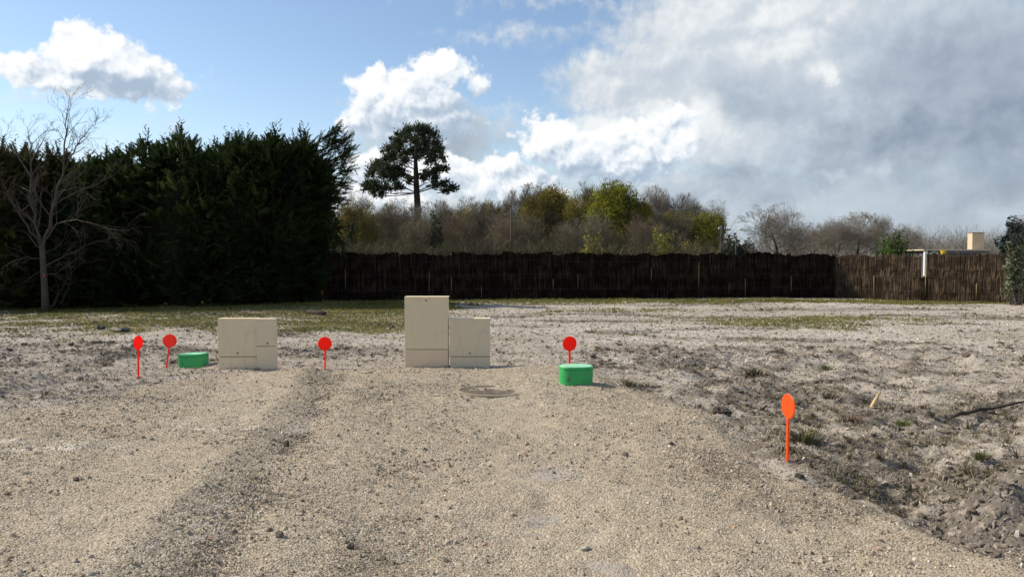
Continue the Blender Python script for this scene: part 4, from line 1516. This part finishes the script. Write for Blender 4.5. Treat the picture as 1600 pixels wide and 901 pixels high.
# ------------------------------------------------------------------ bare tree before the hedge
def bare_tree():
    Y = 22.4
    rn = np.random.default_rng(3)

    def q(x, y):
        return x / 2.503, 140 + y / 2.503
    base = up(*q(178, 868), Y)
    base.z = z_at(base.x, base.y)
    t = empty('bare_tree', base, 'leafless pale-barked tree with forked trunk standing alone before the dark hedge', 'tree')
    o = np.array(base)

    def limb(pts, r0, r1, segs, drift, start=0.0):
        W = []
        n = len(pts)
        for i, (a, b_) in enumerate(pts):
            f = i / (n - 1)
            W.append(np.array(up(*q(a, b_), Y + start + drift * f)) - o)
        fine = []
        for i in range(n - 1):
            for k in range(3):
                fine.append(W[i] + (W[i + 1] - W[i]) * k / 3 + (rn.normal(0, .018, 3) if (i or k) else 0))
        fine.append(W[-1])
        m = len(fine) - 1
        r0, r1 = r0 * .60, r1 * .6
        for i in range(m):
            segs.append((*fine[i], *fine[i + 1], r0 + (r1 - r0) * i / m, r0 + (r1 - r0) * (i + 1) / m))
        return fine
    MB_t = MB()
    tp = [np.array(up(*q(a, b_), Y)) - o for a, b_ in ((178, 868), (176, 800), (172, 730), (168, 660), (165, 612))]
    tp[0][2] = -.1
    MB_t.tube(tp, [.125, .098, .090, .084, .080], 12)
    trunk = MB_t.obj('trunk', M['bark_pale'], t, True)
    tw = []
    tips = []
    for pts, r0, r1, dr in (
            ([(166, 618), (140, 520), (118, 420), (120, 300), (124, 215), (108, 150)], .085, .010, .4),
            ([(167, 618), (200, 500), (222, 400), (245, 330), (254, 215), (260, 140), (268, 88)], .090, .010, -.5),
            ([(246, 325), (285, 245), (318, 195), (345, 158), (376, 128)], .040, .006, -.9),
            ([(162, 616), (120, 550), (75, 480), (30, 400), (-15, 330)], .055, .008, -1.6),
            ([(160, 622), (105, 565), (40, 545), (-30, 565)], .040, .006, 1.4),
            ([(174, 590), (220, 525), (300, 508), (370, 525), (430, 550), (495, 552)], .045, .006, -1.4),
            ([(174, 690), (240, 660), (310, 620), (380, 595), (440, 580), (505, 590)], .042, .006, 1.2),
            ([(222, 445), (300, 400), (380, 370), (450, 330), (505, 298)], .038, .005, 1.5),
            ([(224, 400), (300, 378), (345, 412), (380, 430)], .022, .005, -.8),
            ([(168, 665), (110, 652), (50, 672), (-10, 705)], .030, .005, -1.2),
            ([(170, 700), (110, 742), (60, 770), (0, 790)], .020, .004, .9),
            ([(121, 340), (70, 260), (30, 215), (0, 170)], .034, .005, .8),
            ([(120, 400), (60, 370), (0, 345)], .030, .005, 1.0),
            ([(122, 280), (158, 215), (178, 165)], .026, .005, 1.2),
            ([(256, 205), (228, 165), (202, 145)], .020, .004, .6),
            ([(200, 500), (240, 470), (290, 420), (340, 330)], .028, .005, 1.6),
            ([(172, 640), (230, 610), (280, 560), (330, 545)], .022, .004, 1.0),
            ([(172, 720), (215, 720), (262, 690), (300, 660)], .020, .004, -.7)):
        f = limb(pts, r0, r1, tw, dr)
        m = len(f)
        for i in range(2, m):
            d = f[i] - f[i - 1]
            L0 = np.linalg.norm(f[-1] - f[0])
            for _ in range(2):
                if rn.uniform() < .62:
                    side = rn.normal(size=3)
                    side -= d * side.dot(d) / (d.dot(d) + 1e-9)
                    nd = d / (np.linalg.norm(d) + 1e-9) * .8 + side / (np.linalg.norm(side) + 1e-9) * .7 + np.array([0, 0, .25])
                    r = (r0 + (r1 - r0) * i / m)
                    grow(rn, f[i], nd, L0 * rn.uniform(.16, .32) * (1.15 - .5 * i / m), max(.0035, r * .32), 2, tw, tips, 3, .16, .05, (2, 4), .6, .7, .0022)
    for pts in ([(212, 845), (250, 760), (290, 702), (332, 676)], [(236, 838), (262, 780), (280, 730)], [(205, 850), (225, 800), (232, 740)]):
        f = limb(pts, .014, .005, tw, .5, -.2)
        for i in range(3, len(f)):
            grow(rn, f[i], f[i] - f[i - 1] + rn.normal(0, .1, 3), .5, .005, 1, tw, tips, 3, .15, .08, (2, 3), .6, .6, .003)
    V, F = seg_tubes(tw, 5)
    link('branches', mesh_np('branches', V, F, M['bark_pale'], True), t, 'stuff')
    p = np.array(up(*q(171, 726), Y - .13)) - o
    pm = MB()
    pm.rings([[(p[0] + .032 * math.cos(a) * (1 + .2 * math.sin(3 * a)), p[1] + .006 + k, p[2] + .06 * math.sin(a)) for a in [2 * math.pi * j / 14 for j in range(14)]] for k in (0, .03)])
    pm.obj('paint_mark', M['red_paint'], t)


bare_tree()


# ------------------------------------------------------------------ brushwood fences
def brush_panel_mesh(seed, w, h):
    rng = np.random.default_rng(seed)
    n = int(w * 190)
    x = rng.uniform(-w / 2 + .01, w / 2 - .01, n)
    tier = rng.integers(0, 4, n)
    z0 = np.array([-.05, .38, .84, 1.28])[tier] * h / 1.9 + rng.normal(0, .04, n)
    ln = np.array([.62, .62, .60, .58])[tier] * h / 1.9 + rng.normal(0, .06, n)
    y = -0.022 - .022 * (tier % 2) - rng.uniform(0, .022, n)
    z1 = z0 + ln
    wave = .018 * np.sin(x / w * math.pi * 2.0 + seed * 1.3) + .022 * np.sin(x * 7.1 + seed * 2)
    z1 = np.where(tier == 3, h + wave + rng.normal(0, .055, n), z1)
    dx = rng.normal(0, .018, n)
    segs = np.stack([x, y, z0, x + dx, y - rng.uniform(-.005, .02, n), z1, rng.uniform(.004, .009, n), rng.uniform(.003, .006, n)], 1)
    V, F = seg_tubes(segs, 3)
    return V, F


def brush_fences():
    rng = random.Random(9)
    front, cores = [], []
    W, H = 2.0, 1.86
    for i in range(4):
        V, F = brush_panel_mesh(80 + i, W - .06, H)
        me = mesh_np('twigs', V, F, M['brush'])
        front.append(me)
        c = MB()
        n = 22
        vs, fs = [], []
        rn = random.Random(i)
        tops = [H - .05 + .05 * math.sin(j / n * math.pi * 2 + 80 + i) + rn.uniform(-.05, .03) for j in range(n + 1)]
        for j in range(n + 1):
            xx = -(W - .07) / 2 + (W - .07) * j / n
            yy = rn.uniform(-.006, .006)
            vs += [(xx, -.02 + yy, -.06), (xx, -.02 - yy, H * .5), (xx, -.018 + yy, tops[j]), (xx, .03, tops[j]), (xx, .03, -.06)]
        for j in range(n):
            for k in range(4):
                fs.append((j * 5 + k, (j + 1) * 5 + k, (j + 1) * 5 + k + 1, j * 5 + k + 1))
        fs += [(0, 1, 2, 3, 4), tuple(n * 5 + k for k in (4, 3, 2, 1, 0))]
        c.add(vs, fs)
        cores.append(c.mesh('brush_panel', M['brush_core']))
    post = MB().tube([(0, 0, -.2), (0, 0, 1.0), (.005, 0, 1.78)], [.028, .028, .026], 8).mesh('fence_post', M['cane'], True)
    cane = MB().tube([(0, 0, -.05), (.006, 0, .9), (0, 0, 1.62)], [.012, .011, .008], 6).mesh('pale_cane', M['cane'], True)

    def run(a, b, count, label, gap_after=None, gap=0.22, hs=1.0, mat='brush'):
        a, b = Vector(a), Vector(b)
        d = (b - a)
        L = d.length
        ang = math.atan2(d.y, d.x)
        t = empty('brushwood_fence', (a.x, a.y, 0), label, 'fence', None, ang)
        step = (L - (gap if gap_after is not None else 0)) / count
        s = 0.0
        for i in range(count):
            c = s + step / 2
            wx, wy = a.x + d.x / L * c, a.y + d.y / L * c
            z = z_at(wx, wy) - .02
            k = rng.randrange(4)
            o = link('brush_panel', cores[k], t)
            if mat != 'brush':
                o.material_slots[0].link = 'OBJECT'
                o.material_slots[0].material = M['brush_core_sunlit_tone']
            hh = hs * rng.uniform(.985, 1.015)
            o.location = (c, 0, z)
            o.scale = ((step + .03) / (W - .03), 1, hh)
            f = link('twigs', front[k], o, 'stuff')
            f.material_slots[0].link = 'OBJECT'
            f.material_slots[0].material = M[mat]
            wr = MB()
            for zz in (.42, .98, 1.5):
                wr.tube([(-W / 2 + .05, -.072, zz), (0, -.078, zz + rng.uniform(-.012, .012)), (W / 2 - .05, -.072, zz)], .0035, 4)
            wr.obj('tie_wires', M['wire'], o)
            if mat != 'brush' and i == 0:
                s += step
                continue
            pz = link('fence_post', post, t)
            pz.location = (s + .002, .055, z)
            if i and rng.random() < .85:
                q = link('pale_cane', cane, t)
                q.location = (s + rng.uniform(-.004, .004), -.080, z + rng.uniform(-.05, .75))
                q.scale = (1, 1, rng.uniform(.25, .65))
            if rng.random() < .25:
                q = link('pale_cane', cane, t)
                q.location = (s + step * rng.uniform(.3, .7), -.085, z + rng.uniform(0, .5))
                q.scale = (.6, .6, rng.uniform(.2, .5))
            s += step
            if gap_after is not None and i == gap_after:
                lo = link('brush_panel', cores[0], t)
                lo.location = (s + gap / 2, .01, z)
                lo.scale = ((gap + .1) / W, 1, .52)
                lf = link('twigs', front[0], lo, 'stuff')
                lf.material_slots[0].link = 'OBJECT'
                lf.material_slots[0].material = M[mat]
                s += gap
        return t
    A = at(455, 471.0)
    C = at(1304, 464.2)
    E = at(1600, 474.5)
    E2 = Vector((E.x + (E.x - C.x) * .55, E.y + (E.y - C.y) * .55, 0))
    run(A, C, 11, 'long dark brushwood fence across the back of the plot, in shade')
    n = 6
    d = (E2 - C)
    g = at(1449, 468)
    frac = 0.51
    run(C - d.normalized() * .14, E2, 6, 'sunlit brown brushwood fence running forward on the right side', 1, .17, .97, 'brush_sunlit_tone')


brush_fences()


# ------------------------------------------------------------------ maritime pine
def pine():
    Y = 92.0
    rn = np.random.default_rng(17)

    def q(x, y):
        return 460 + x / 3.003, 180 + y / 3.003
    base = up(653, 404, Y)
    base.z = 0.0
    o = np.array(base)
    t = empty('pine_tree', base, 'tall dark umbrella pine rising above the woodland behind the fence', 'tree')

    def w(x, y, dy=0.0):
        return np.array(up(*q(x, y), Y + dy)) - o
    tr = [np.array([0, 0, -.3]), w(580, 520), w(578, 430), w(573, 340), w(570, 260), w(568, 190), w(572, 120)]
    MB().tube(tr, [.50, .46, .42, .36, .30, .2, .1], 10).obj('trunk', M['bark_dark'], t, True)
    cl = [(580, 62, 34), (545, 78, 34), (620, 75, 34), (655, 92, 30), (510, 105, 34), (480, 128, 34), (560, 115, 40), (610, 125, 40), (665, 130, 34), (455, 150, 30), (500, 165, 36),
          (550, 170, 40), (610, 175, 40), (665, 175, 36), (700, 160, 24), (690, 205, 26), (470, 195, 34), (430, 205, 26), (520, 215, 34), (640, 215, 34), (705, 245, 22), (675, 245, 22),
          (400, 235, 30), (440, 245, 34), (370, 240, 28), (485, 245, 34), (360, 275, 30), (405, 280, 34), (455, 285, 36), (510, 275, 30), (535, 300, 22), (345, 315, 30), (385, 325, 34),
          (430, 330, 30), (480, 318, 28), (620, 265, 30), (655, 270, 30), (610, 300, 26), (650, 300, 22), (370, 360, 28), (340, 345, 20), (410, 365, 22), (700, 318, 24), (735, 335, 26), (755, 345, 16), (715, 352, 18), (660, 335, 14)]
    segs, parts = [], []
    cl = [(x + rn.normal(0, 6), y + rn.normal(0, 5), r * rn.uniform(.8, 1.15)) for x, y, r in cl]
    for x, y, r in list(cl):
        for k in range(2):
            a = rn.uniform(0, 6.28)
            cl.append((x + r * 1.0 * math.cos(a), y + r * .8 * math.sin(a), r * rn.uniform(.3, .5)))
    for (x, y, r) in cl:
        rm = r / 3.003 / F_PX * Y
        dy = rn.uniform(-1, 1) * 4.0 * (1 - abs(x - 570) / 260)
        c = w(x, y, dy)
        # limb from the trunk
        ty = min(365, y + 14 + abs(x - 570) * rn.uniform(.06, .3))
        s = w(572, ty)
        mid = s + (c - s) * .55 + np.array([0, 0, rn.uniform(-.05, .16) * abs(c[0] - s[0])])
        if rn.uniform() < .16:
            segs.append((*s, *mid, .085, .055))
        if rn.uniform() < .7:
            segs.append((*mid, *c, .055, .025))
        rm = rm * rn.uniform(.8, 1.05)
        n = int(430 * (r / 30) ** 2)
        u = rn.normal(size=(n, 3))
        u /= np.linalg.norm(u, axis=1, keepdims=True)
        P = c + u * np.abs(rn.normal(.45, .38, (n, 1))) * rm * np.array([1.15, 1.15, .98])
        T = np.array([[-.5, 0, 0], [.5, 0, 0], [0, .12, 1.0]])
        D = u + np.array([0, 0, .6]) + rn.normal(0, .5, u.shape)
        parts.append(stamp(T * np.array([.55, 1, 1]), np.array([[0, 1, 2]]), P, frames(D, rn), rn.uniform(.16, .40, n)))
    V, F = join(parts)
    link('needle_clumps', mesh_np('needle_clumps', V, F, M['pine']), t, 'stuff')
    V, F = seg_tubes(segs, 6)
    link('limbs', mesh_np('limbs', V, F, M['bark_dark'], True), t, 'stuff')


pine()


# ------------------------------------------------------------------ woodland beyond the fence
def wood_variants():
    out = {}
    for nm, kw in (('round', dict(trunk=.18, spread=.85, upb=.05, nb=8, lvl=4)), ('tall', dict(trunk=.30, spread=.55, upb=.16, nb=7, lvl=4)),
                   ('open', dict(trunk=.28, spread=.8, upb=.08, nb=6, lvl=4)), ('slim', dict(trunk=.25, spread=.5, upb=.2, nb=6, lvl=4, shrink=.6))):
        for s in range(2):
            tr, sg, tp = decid(500 + s * 7 + len(nm) * 31, kids=(4, 6), minr=.0016, **kw)
            top = np.percentile(tp[:, 2], 98.5)
            wd = np.percentile(np.abs(tp[:, :2]), 95)
            tr[:, [2, 5]] /= top
            sg[:, [2, 5]] /= top
            tp[:, 2] /= top
            for a in (tr, sg):
                a[:, [0, 1, 3, 4]] *= .5 / wd
            tp[:, :2] *= .5 / wd
            rng = np.random.default_rng(s + 5)
            # fine spray filling rounded lobes of the crown
            lobes = [(0, 0, .66, .34, .32)] + [(.27 * math.cos(a) * rng.uniform(.6, 1.1), .27 * math.sin(a) * rng.uniform(.6, 1.1), rng.uniform(.42, .72), rng.uniform(.17, .25), rng.uniform(.16, .23)) for a in np.arange(7) * .9 + rng.uniform(0, 1)]
            if nm in ('tall', 'slim'):
                lobes = [(0, 0, .66, .28, .32)] + [(.16 * math.cos(a), .16 * math.sin(a), rng.uniform(.40, .80), rng.uniform(.15, .22), rng.uniform(.15, .22)) for a in np.arange(6) * 1.05]
            LB = np.array(lobes)[rng.integers(0, len(lobes), 9000)]
            u = rng.normal(size=(9000, 3))
            u /= np.linalg.norm(u, axis=1, keepdims=True)
            B = LB[:, :3] + u * (rng.uniform(0, 1, (9000, 1)) ** .45) * np.stack([LB[:, 3], LB[:, 3], LB[:, 4]], 1)
            E = u * .7 + np.array([0, 0, .55]) + rng.normal(0, .45, B.shape)
            E = B + E / (np.linalg.norm(E, axis=1, keepdims=True) + 1e-9) * rng.uniform(.025, .075, (len(B), 1))
            k = len(B)
            sg = np.concatenate([sg[(sg[:, 5] < 1.0)], np.concatenate([B, E, np.full((k, 1), .0011), np.full((k, 1), .0006)], 1)])
            tp = B[rng.permutation(k)]
            V, F = seg_tubes(tr, 7)
            mt = mesh_np('trunk', V, F, M['bark'], True)
            V, F = seg_tubes(sg, 3)
            mb = mesh_np('branches', V, F, M['twig'])
            sel = tp[rng.permutation(len(tp))[:2600]] + np.array([0, 0, -.02])
            V, F = leaf_cloud(sel, rng, 17, .026, .028)
            ml = mesh_np('leaves', V, F, M['olive'])
            V, F = leaf_cloud(sel, rng, 9, .028, .018)
            ms = mesh_np('buds', V, F, M['yellow'])
            out[nm, s] = (mt, mb, ml, ms)
    return out


WV = wood_variants()
wrng = random.Random(77)


def wood_tree(name, var, px, ptop, wpx, Y, label, twig='twig', leaf=None, sparse=False, group=None, ivy=False, bark='bark'):
    x = (px - CX) / F_PX * Y
    H = up(px, ptop, Y).z
    W = wpx / F_PX * Y * (1.22 if name == 'leafing_tree' else 1.1)
    H *= 1.05
    t = empty(name, (x, Y, 0), label, 'tree', group, wrng.uniform(0, 6.28))
    mt, mb, ml, ms = WV[var]
    lay = [('trunk', mt, M['bark_dark'], None), ('branches', mb, M['twig_dark' if leaf and name == 'leafing_tree' else twig], 'stuff')]
    if leaf:
        lay.append(('leaves', ms if sparse else ml, M[leaf], 'stuff'))
    for nm, me, m, k in lay:
        o = link(nm, me, t, k)
        o.scale = (W, W, H)
        o.material_slots[0].link = 'OBJECT'
        o.material_slots[0].material = m
    if ivy:
        rn = np.random.default_rng(int(px))
        n = 700
        z = rn.uniform(.05, .62, n) * H
        a = rn.uniform(0, 6.28, n)
        r = rn.uniform(.25, .62, n) * (1 - .4 * z / H)
        P = np.stack([r * np.cos(a), r * np.sin(a), z], 1)
        V, F = stamp(np.array([[-.5, 0, 0], [0, -.35, .1], [.5, 0, 0], [0, .35, .1]]), np.array([[0, 1, 2, 3]]), P, frames(np.stack([np.cos(a), np.sin(a), a * 0 + .3], 1) + rn.normal(0, .4, P.shape), rn), rn.uniform(.2, .36, n))
        link('ivy', mesh_np('ivy', V, F, M['ivy']), t, 'stuff')
    return t


G1, G2, G3 = 'leafing trees of the woodland', 'bare trees of the woodland', 'bare trees far beyond the right fence'
wood_tree('leafing_tree', ('round', 0), 562, 305, 70, 62, 'small yellow-green tree beside the right end of the hedge', 'twig', 'yellow', True, G1)
wood_tree('leafing_tree', ('tall', 0), 836, 294, 62, 66, 'ivy-trunked yellow-olive tree, leftmost of the leafing row', 'twig', 'yellow', True, G1, True)
wood_tree('leafing_tree', ('round', 1), 868, 290, 76, 68, 'broad yellow-olive tree right of the ivy-trunked one', 'twig', 'yellow', False, G1)
wood_tree('leafing_tree', ('open', 0), 905, 300, 66, 66, 'olive tree with a dark straight trunk in the middle of the leafing row', 'twig', 'olive', True, G1)
wood_tree('leafing_tree', ('slim', 0), 918, 288, 34, 72, 'slim-topped olive tree just left of the greenest tree', 'twig', 'olive', True, G1)
wood_tree('leafing_tree', ('round', 0), 953, 284, 92, 64, 'greenest and tallest leafing tree with a dense olive crown', 'twig', 'green', False, G1)
wood_tree('leafing_tree', ('round', 1), 985, 310, 62, 63, 'dense olive tree touching the right side of the greenest tree', 'twig', 'olive', False, G1)
wood_tree('leafing_tree', ('open', 1), 1103, 330, 54, 62, 'green tree at the right end of the woodland beside the utility pole', 'twig', 'green', False, G1)
wood_tree('leafing_tree', ('open', 1), 1062, 326, 80, 64, 'reddish olive tree with a leaning bough near the right end', 'twig_red', 'olive', True, G1)
wood_tree('leafing_tree', ('tall', 1), 770, 318, 56, 70, 'bare-looking tree with a few yellow buds left of the leafing row', 'twig', 'yellow', True, G1)
wood_tree('leafing_tree', ('round', 0), 722, 322, 66, 72, 'pale-budded tree right of the pine trunk', 'twig', 'yellow', True, G1)
for var, px, pt, w, Y, tw, lab in (
        (('tall', 1), 604, 322, 66, 68, 'twig', 'brown bare tree left of the pine under its lowest boughs'),
        (('round', 1), 630, 312, 84, 74, 'twig_red', 'reddish bare tree straight in front of the pine trunk'),
        (('tall', 0), 690, 316, 62, 66, 'twig', 'bare tree with ivy right behind the tall cabinet line, right of the pine'),
        (('open', 0), 742, 312, 60, 78, 'twig', 'bare tree with a wide top midway between pine and leafing row'),
        (('slim', 1), 798, 302, 46, 76, 'twig_grey', 'grey slim bare tree by the left utility pole'),
        (('slim', 0), 822, 300, 40, 80, 'twig_grey', 'grey slim bare tree behind the ivy-trunked tree'),
        (('tall', 0), 1016, 294, 56, 74, 'twig_grey', 'tall grey bare tree right of the greenest tree'),
        (('slim', 1), 1036, 300, 44, 78, 'twig_grey', 'grey bare tree right beside the tall grey one'),
        (('tall', 1), 1072, 308, 76, 78, 'twig_grey', 'wide grey bare tree behind the reddish olive tree'),
        (('round', 0), 1108, 318, 54, 82, 'twig_grey', 'grey bare tree whose twigs show past the right end of the woodland'),
        (('open', 1), 530, 330, 60, 70, 'twig', 'brown bare tree half hidden by the hanging cypress bough'),
        (('round', 1), 655, 338, 70, 60, 'twig', 'low brown bare tree below the pine crown'),
        (('open', 0), 790, 338, 80, 58, 'twig_red', 'low reddish bare tree left of the ivy trunk'),
        (('round', 0), 890, 345, 70, 58, 'twig', 'low brown bare tree under the yellow-olive crowns'),
        (('open', 1), 1010, 340, 70, 58, 'twig_red', 'low reddish bare tree under the grey bare trees'),
        (('round', 1), 578, 326, 84, 80, 'twig', 'broad brown bare tree behind the small yellow-green tree'),
        (('open', 0), 668, 320, 84, 84, 'twig_grey', 'grey bare tree behind the pine trunk'),
        (('round', 0), 708, 328, 90, 62, 'twig_red', 'reddish rounded bare tree right of the pine, in the front row'),
        (('tall', 1), 754, 322, 70, 64, 'twig', 'upright brown bare tree left of the left utility pole'),
        (('round', 1), 812, 330, 84, 60, 'twig', 'rounded brown bare tree just right of the left utility pole'),
        (('round', 0), 935, 335, 80, 60, 'twig', 'rounded brown bare tree under the greenest tree'),
        (('round', 1), 1045, 328, 84, 62, 'twig', 'rounded brown bare tree below the grey pair of bare trees')):
    wood_tree('bare_wood_tree', var, px, pt, w, Y, lab, tw, None, False, G2, px == 690)
for var, px, pt, w, Y, tw, lf, lab in (
        (('round', 0), 1222, 323, 98, 78, 'twig_grey', None, 'round-crowned grey tree standing alone beyond the fence corner'),
        (('round', 1), 1300, 340, 66, 105, 'twig_grey', None, 'grey bare tree next right of the round-crowned one'),
        (('open', 0), 1338, 334, 74, 105, 'twig_grey', None, 'grey bare tree, highest of the row above the sunlit fence'),
        (('tall', 0), 1372, 336, 56, 110, 'twig_grey', None, 'grey bare tree with a forked top right of the highest'),
        (('round', 0), 1412, 352, 66, 115, 'twig_grey', None, 'low grey bare tree above the green bush'),
        (('open', 1), 1275, 350, 50, 115, 'twig_grey', None, 'low grey bare tree between round-crowned tree and the row'),
        (('round', 1), 1592, 338, 46, 95, 'twig_grey', None, 'grey bare tree at the right edge above the dark pine')):
    wood_tree('far_bare_tree', var, px, pt, w, Y, lab, tw, lf, True, G3)


def undergrowth(name, x0, x1, y0, y1, n, hmin, hmax, mat, seed, wdt=1.0, twigs=34, leafy=None):
    rn = np.random.default_rng(seed)
    Y = rn.uniform(y0, y1, n)
    px = rn.uniform(x0, x1, n)
    X = (px - CX) / F_PX * Y
    segs = []
    for i in range(n):
        h = rn.uniform(hmin, hmax)
        for k in range(twigs):
            a = rn.uniform(0, 6.28)
            s = rn.uniform(.05, .5) * wdt
            b = np.array([X[i] + rn.normal(0, .25 * wdt), Y[i] + rn.normal(0, .25), -.05])
            m = b + np.array([math.cos(a) * s * h * .4, math.sin(a) * s * h * .4, h * rn.uniform(.4, .6)])
            e = m + np.array([math.cos(a) * s * h * .5 + rn.normal(0, .15), math.sin(a) * s * h * .5, h * rn.uniform(.25, .5)])
            segs.append((*b, *m, .02, .014))
            segs.append((*m, *e, .014, .006))
            for q in range(2):
                f = m + (e - m) * rn.uniform(.2, .9)
                segs.append((*f, *(f + rn.normal(0, .22 * wdt, 3) + np.array([0, 0, .3])), .009, .005))
    V, F = seg_tubes(np.array(segs), 3)
    o = link(name, mesh_np(name, V, F, M[mat]), None, 'stuff')
    return o


undergrowth('thicket', 470, 1120, 46, 62, 230, 1.5, 3.2, 'thicket_near', 1)
undergrowth('thicket', 480, 1115, 60, 95, 330, 2.4, 5.2, 'thicket_mid', 2, 1.5)
undergrowth('thicket', 480, 1105, 80, 110, 300, 4.0, 8.2, 'twig', 3, 1.7, 26)
undergrowth('far_thicket', 1180, 1900, 120, 170, 420, 4.5, 8.0, 'twig_grey', 4, 2.0, 22)


def leafy_shrub(name, px, pt, wpx, Y, mat, label, n, size, seed, group=None, base_z=0.0, deep=.8):
    rn = np.random.default_rng(seed)
    x = (px - CX) / F_PX * Y
    H = up(px, pt, Y).z - base_z
    W = wpx / F_PX * Y / 2
    t = empty(name, (x, Y, base_z), label, 'shrub', group)
    u = rn.normal(size=(n, 3))
    u /= np.linalg.norm(u, axis=1, keepdims=True)
    rad = rn.uniform(.45, 1.0, (n, 1)) * (1 + .22 * np.sin(u[:, 0:1] * 7 + seed) + .18 * np.sin(u[:, 2:3] * 9))
    P = u * rad * np.array([W, W * deep, H * .48]) + np.array([0, 0, H * .52])
    V, F = stamp(np.array([[-.5, 0, 0], [0, -.28, .1], [.5, 0, 0], [0, .28, .1]]), np.array([[0, 1, 2, 3]]), P, frames(u + rn.normal(0, .6, u.shape) + np.array([0, 0, .4]), rn), rn.uniform(.6, 1.4, n) * size)
    link('foliage', mesh_np('foliage', V, F, M[mat]), t, 'stuff')
    sg = []
    for k in range(14):
        e = P[rn.integers(0, n)]
        sg.append((rn.normal(0, .1), rn.normal(0, .1), -.1, *(e * .6), .04, .025))
        sg.append((*(e * .6), *e, .025, .01))
    V, F = seg_tubes(sg, 5)
    link('stems', mesh_np('stems', V, F, M['bark']), t, 'stuff')
    return t


leafy_shrub('yellow_shrub', 1032, 362, 46, 52, 'green', 'yellow-green shrub behind the fence below the grey bare trees', 1500, .16, 3, 'shrubs behind the long fence')
leafy_shrub('yellow_shrub', 925, 364, 46, 52, 'olive', 'olive shrub behind the fence below the greenest tree', 1200, .16, 4, 'shrubs behind the long fence')
leafy_shrub('yellow_shrub', 1080, 374, 50, 50, 'yellow', 'yellowish brown shrub behind the fence near the right end of the woodland', 1100, .15, 5, 'shrubs behind the long fence')
leafy_shrub('laurel_shrub', 1396, 366, 66, 42, 'laurel', 'glossy green shrub rising over the sunlit fence', 2600, .16, 6)
leafy_shrub('dark_conifer', 1142, 370, 44, 140, 'far_conifer', 'small dark conifer right of the utility pole', 1200, .8, 7, 'far dark conifers')
leafy_shrub('dark_conifer', 1168, 376, 26, 140, 'far_conifer', 'tiny dark conifer left of the round-crowned tree', 700, .7, 8, 'far dark conifers')
leafy_shrub('dark_conifer', 1588, 348, 50, 95, 'far_conifer', 'dark conifer at the right edge above the ivy-grown fence', 2600, .55, 9, 'far dark conifers')
leafy_shrub('ivy_trunk', 681, 338, 26, 60, 'ivy', 'dark ivy-covered stump between pine and leafing row', 1500, .22, 10)
leafy_shrub('ivy_trunk', 549, 350, 22, 58, 'ivy', 'dark ivy-covered stump behind the hanging cypress bough', 900, .22, 11)
leafy_shrub('variegated_ivy', 1588, 380, 46, 25.4, 'pale_ivy', 'pale variegated ivy climbing over the right end of the sunlit fence', 3200, .075, 12, None, 0.0, .35)


# ------------------------------------------------------------------ poles and the house
def pole(px, pt, Y, r, label, arm=True):
    x = (px - CX) / F_PX * Y
    H = up(px, pt, Y).z
    t = empty('utility_pole', (x, Y, 0), label, 'utility pole', 'wooden utility poles')
    MB().tube([(0, 0, -.3), (0, 0, H * .5), (0, 0, H)], [r, r * .9, r * .75], 10).obj('post', M['pole'], t, True)
    if arm:
        MB().box((.25, 0, H - .35), (1.0, .1, .1), .01).obj('crossarm', M['pole'], t)
        for k in (-.2, .25, .7):
            MB().tube([(k, 0, H - .30), (k, 0, H - .12)], [.05, .035], 8).obj('insulator', M['white'], t)


pole(1126.5, 352, 60, .16, 'dark utility pole with a crossarm at the right end of the woodland')
pole(799, 325, 56, .09, 'slender dark pole among the bare trees left of the leafing row', False)
pole(1149.5, 370, 95, .12, 'small far pole between the two tiny conifers', False)
pole(1291, 382, 30.9, .035, 'thin dark post at the corner where the two fences meet', False)


def house():
    Y = 70.0
    x0 = up(1443, 392, Y).x
    z1 = up(1443, 389.5, Y).z
    t = empty('house', (x0, Y, 0), 'low flat-roofed house with pale chimney, behind the right fence', 'house')
    W, D = 6.3, 6.0
    MB().box((W / 2, D / 2 + .35, (z1 - .32) / 2 - .05), (W - .7, D - .7, z1 - .32 + .1)).obj('wall', M['slate'], t)
    MB().box((W / 2, D / 2, z1 - .06), (W, D, .12), .02).obj('roof', M['roof_edge'], t)
    MB().box((W / 2 + .4, D / 2 + .02, z1 - .24), (W - .9, D - .06, .236), .0).obj('fascia', M['slate'], t)
    cx = up(1535, 370, Y).x - x0
    ch = up(1532, 364, Y).z
    MB().box((cx, 1.0, (z1 - .02 + ch) / 2), (1.12, .75, ch - z1 + .04), .02).obj('chimney', M['plaster_pink'], t)
    MB().box((cx, 1.0, ch + .05), (1.20, .83, .08), .02).obj('chimney_cap', M['concrete'], t)
    MB().box((.28, .12, (z1 - .12) / 2 - .05), (.30, .25, z1 - .12), .02).obj('pillar', M['white'], t)
    MB().box((1.75, .12, (z1 - .12) / 2 - .05), (.16, .2, z1 - .12), .02).obj('pillar', M['white'], t)
    pts = [(.5 + 1.1 * i / 8, .10, z1 - .55 + .30 * math.sin(math.pi * i / 8)) for i in range(9)]
    MB().tube(pts, .06, 8).obj('arch', M['white'], t, True)
    o = MB().rings([[(1.75 + r * math.cos(a), -.1 + r * math.sin(a), z) for a in [2 * math.pi * j / 16 for j in range(16)]]
                    for r, z in ((.20, z1 - .42), (.26, z1 - .12), (.27, z1 - .10))]).obj('bucket', M['yellow_paint'])
    o.location = (x0, Y - .12, 0.0)
    tag(o, 'small yellow bucket hanging under the corner of the flat roof', 'bucket')


house()
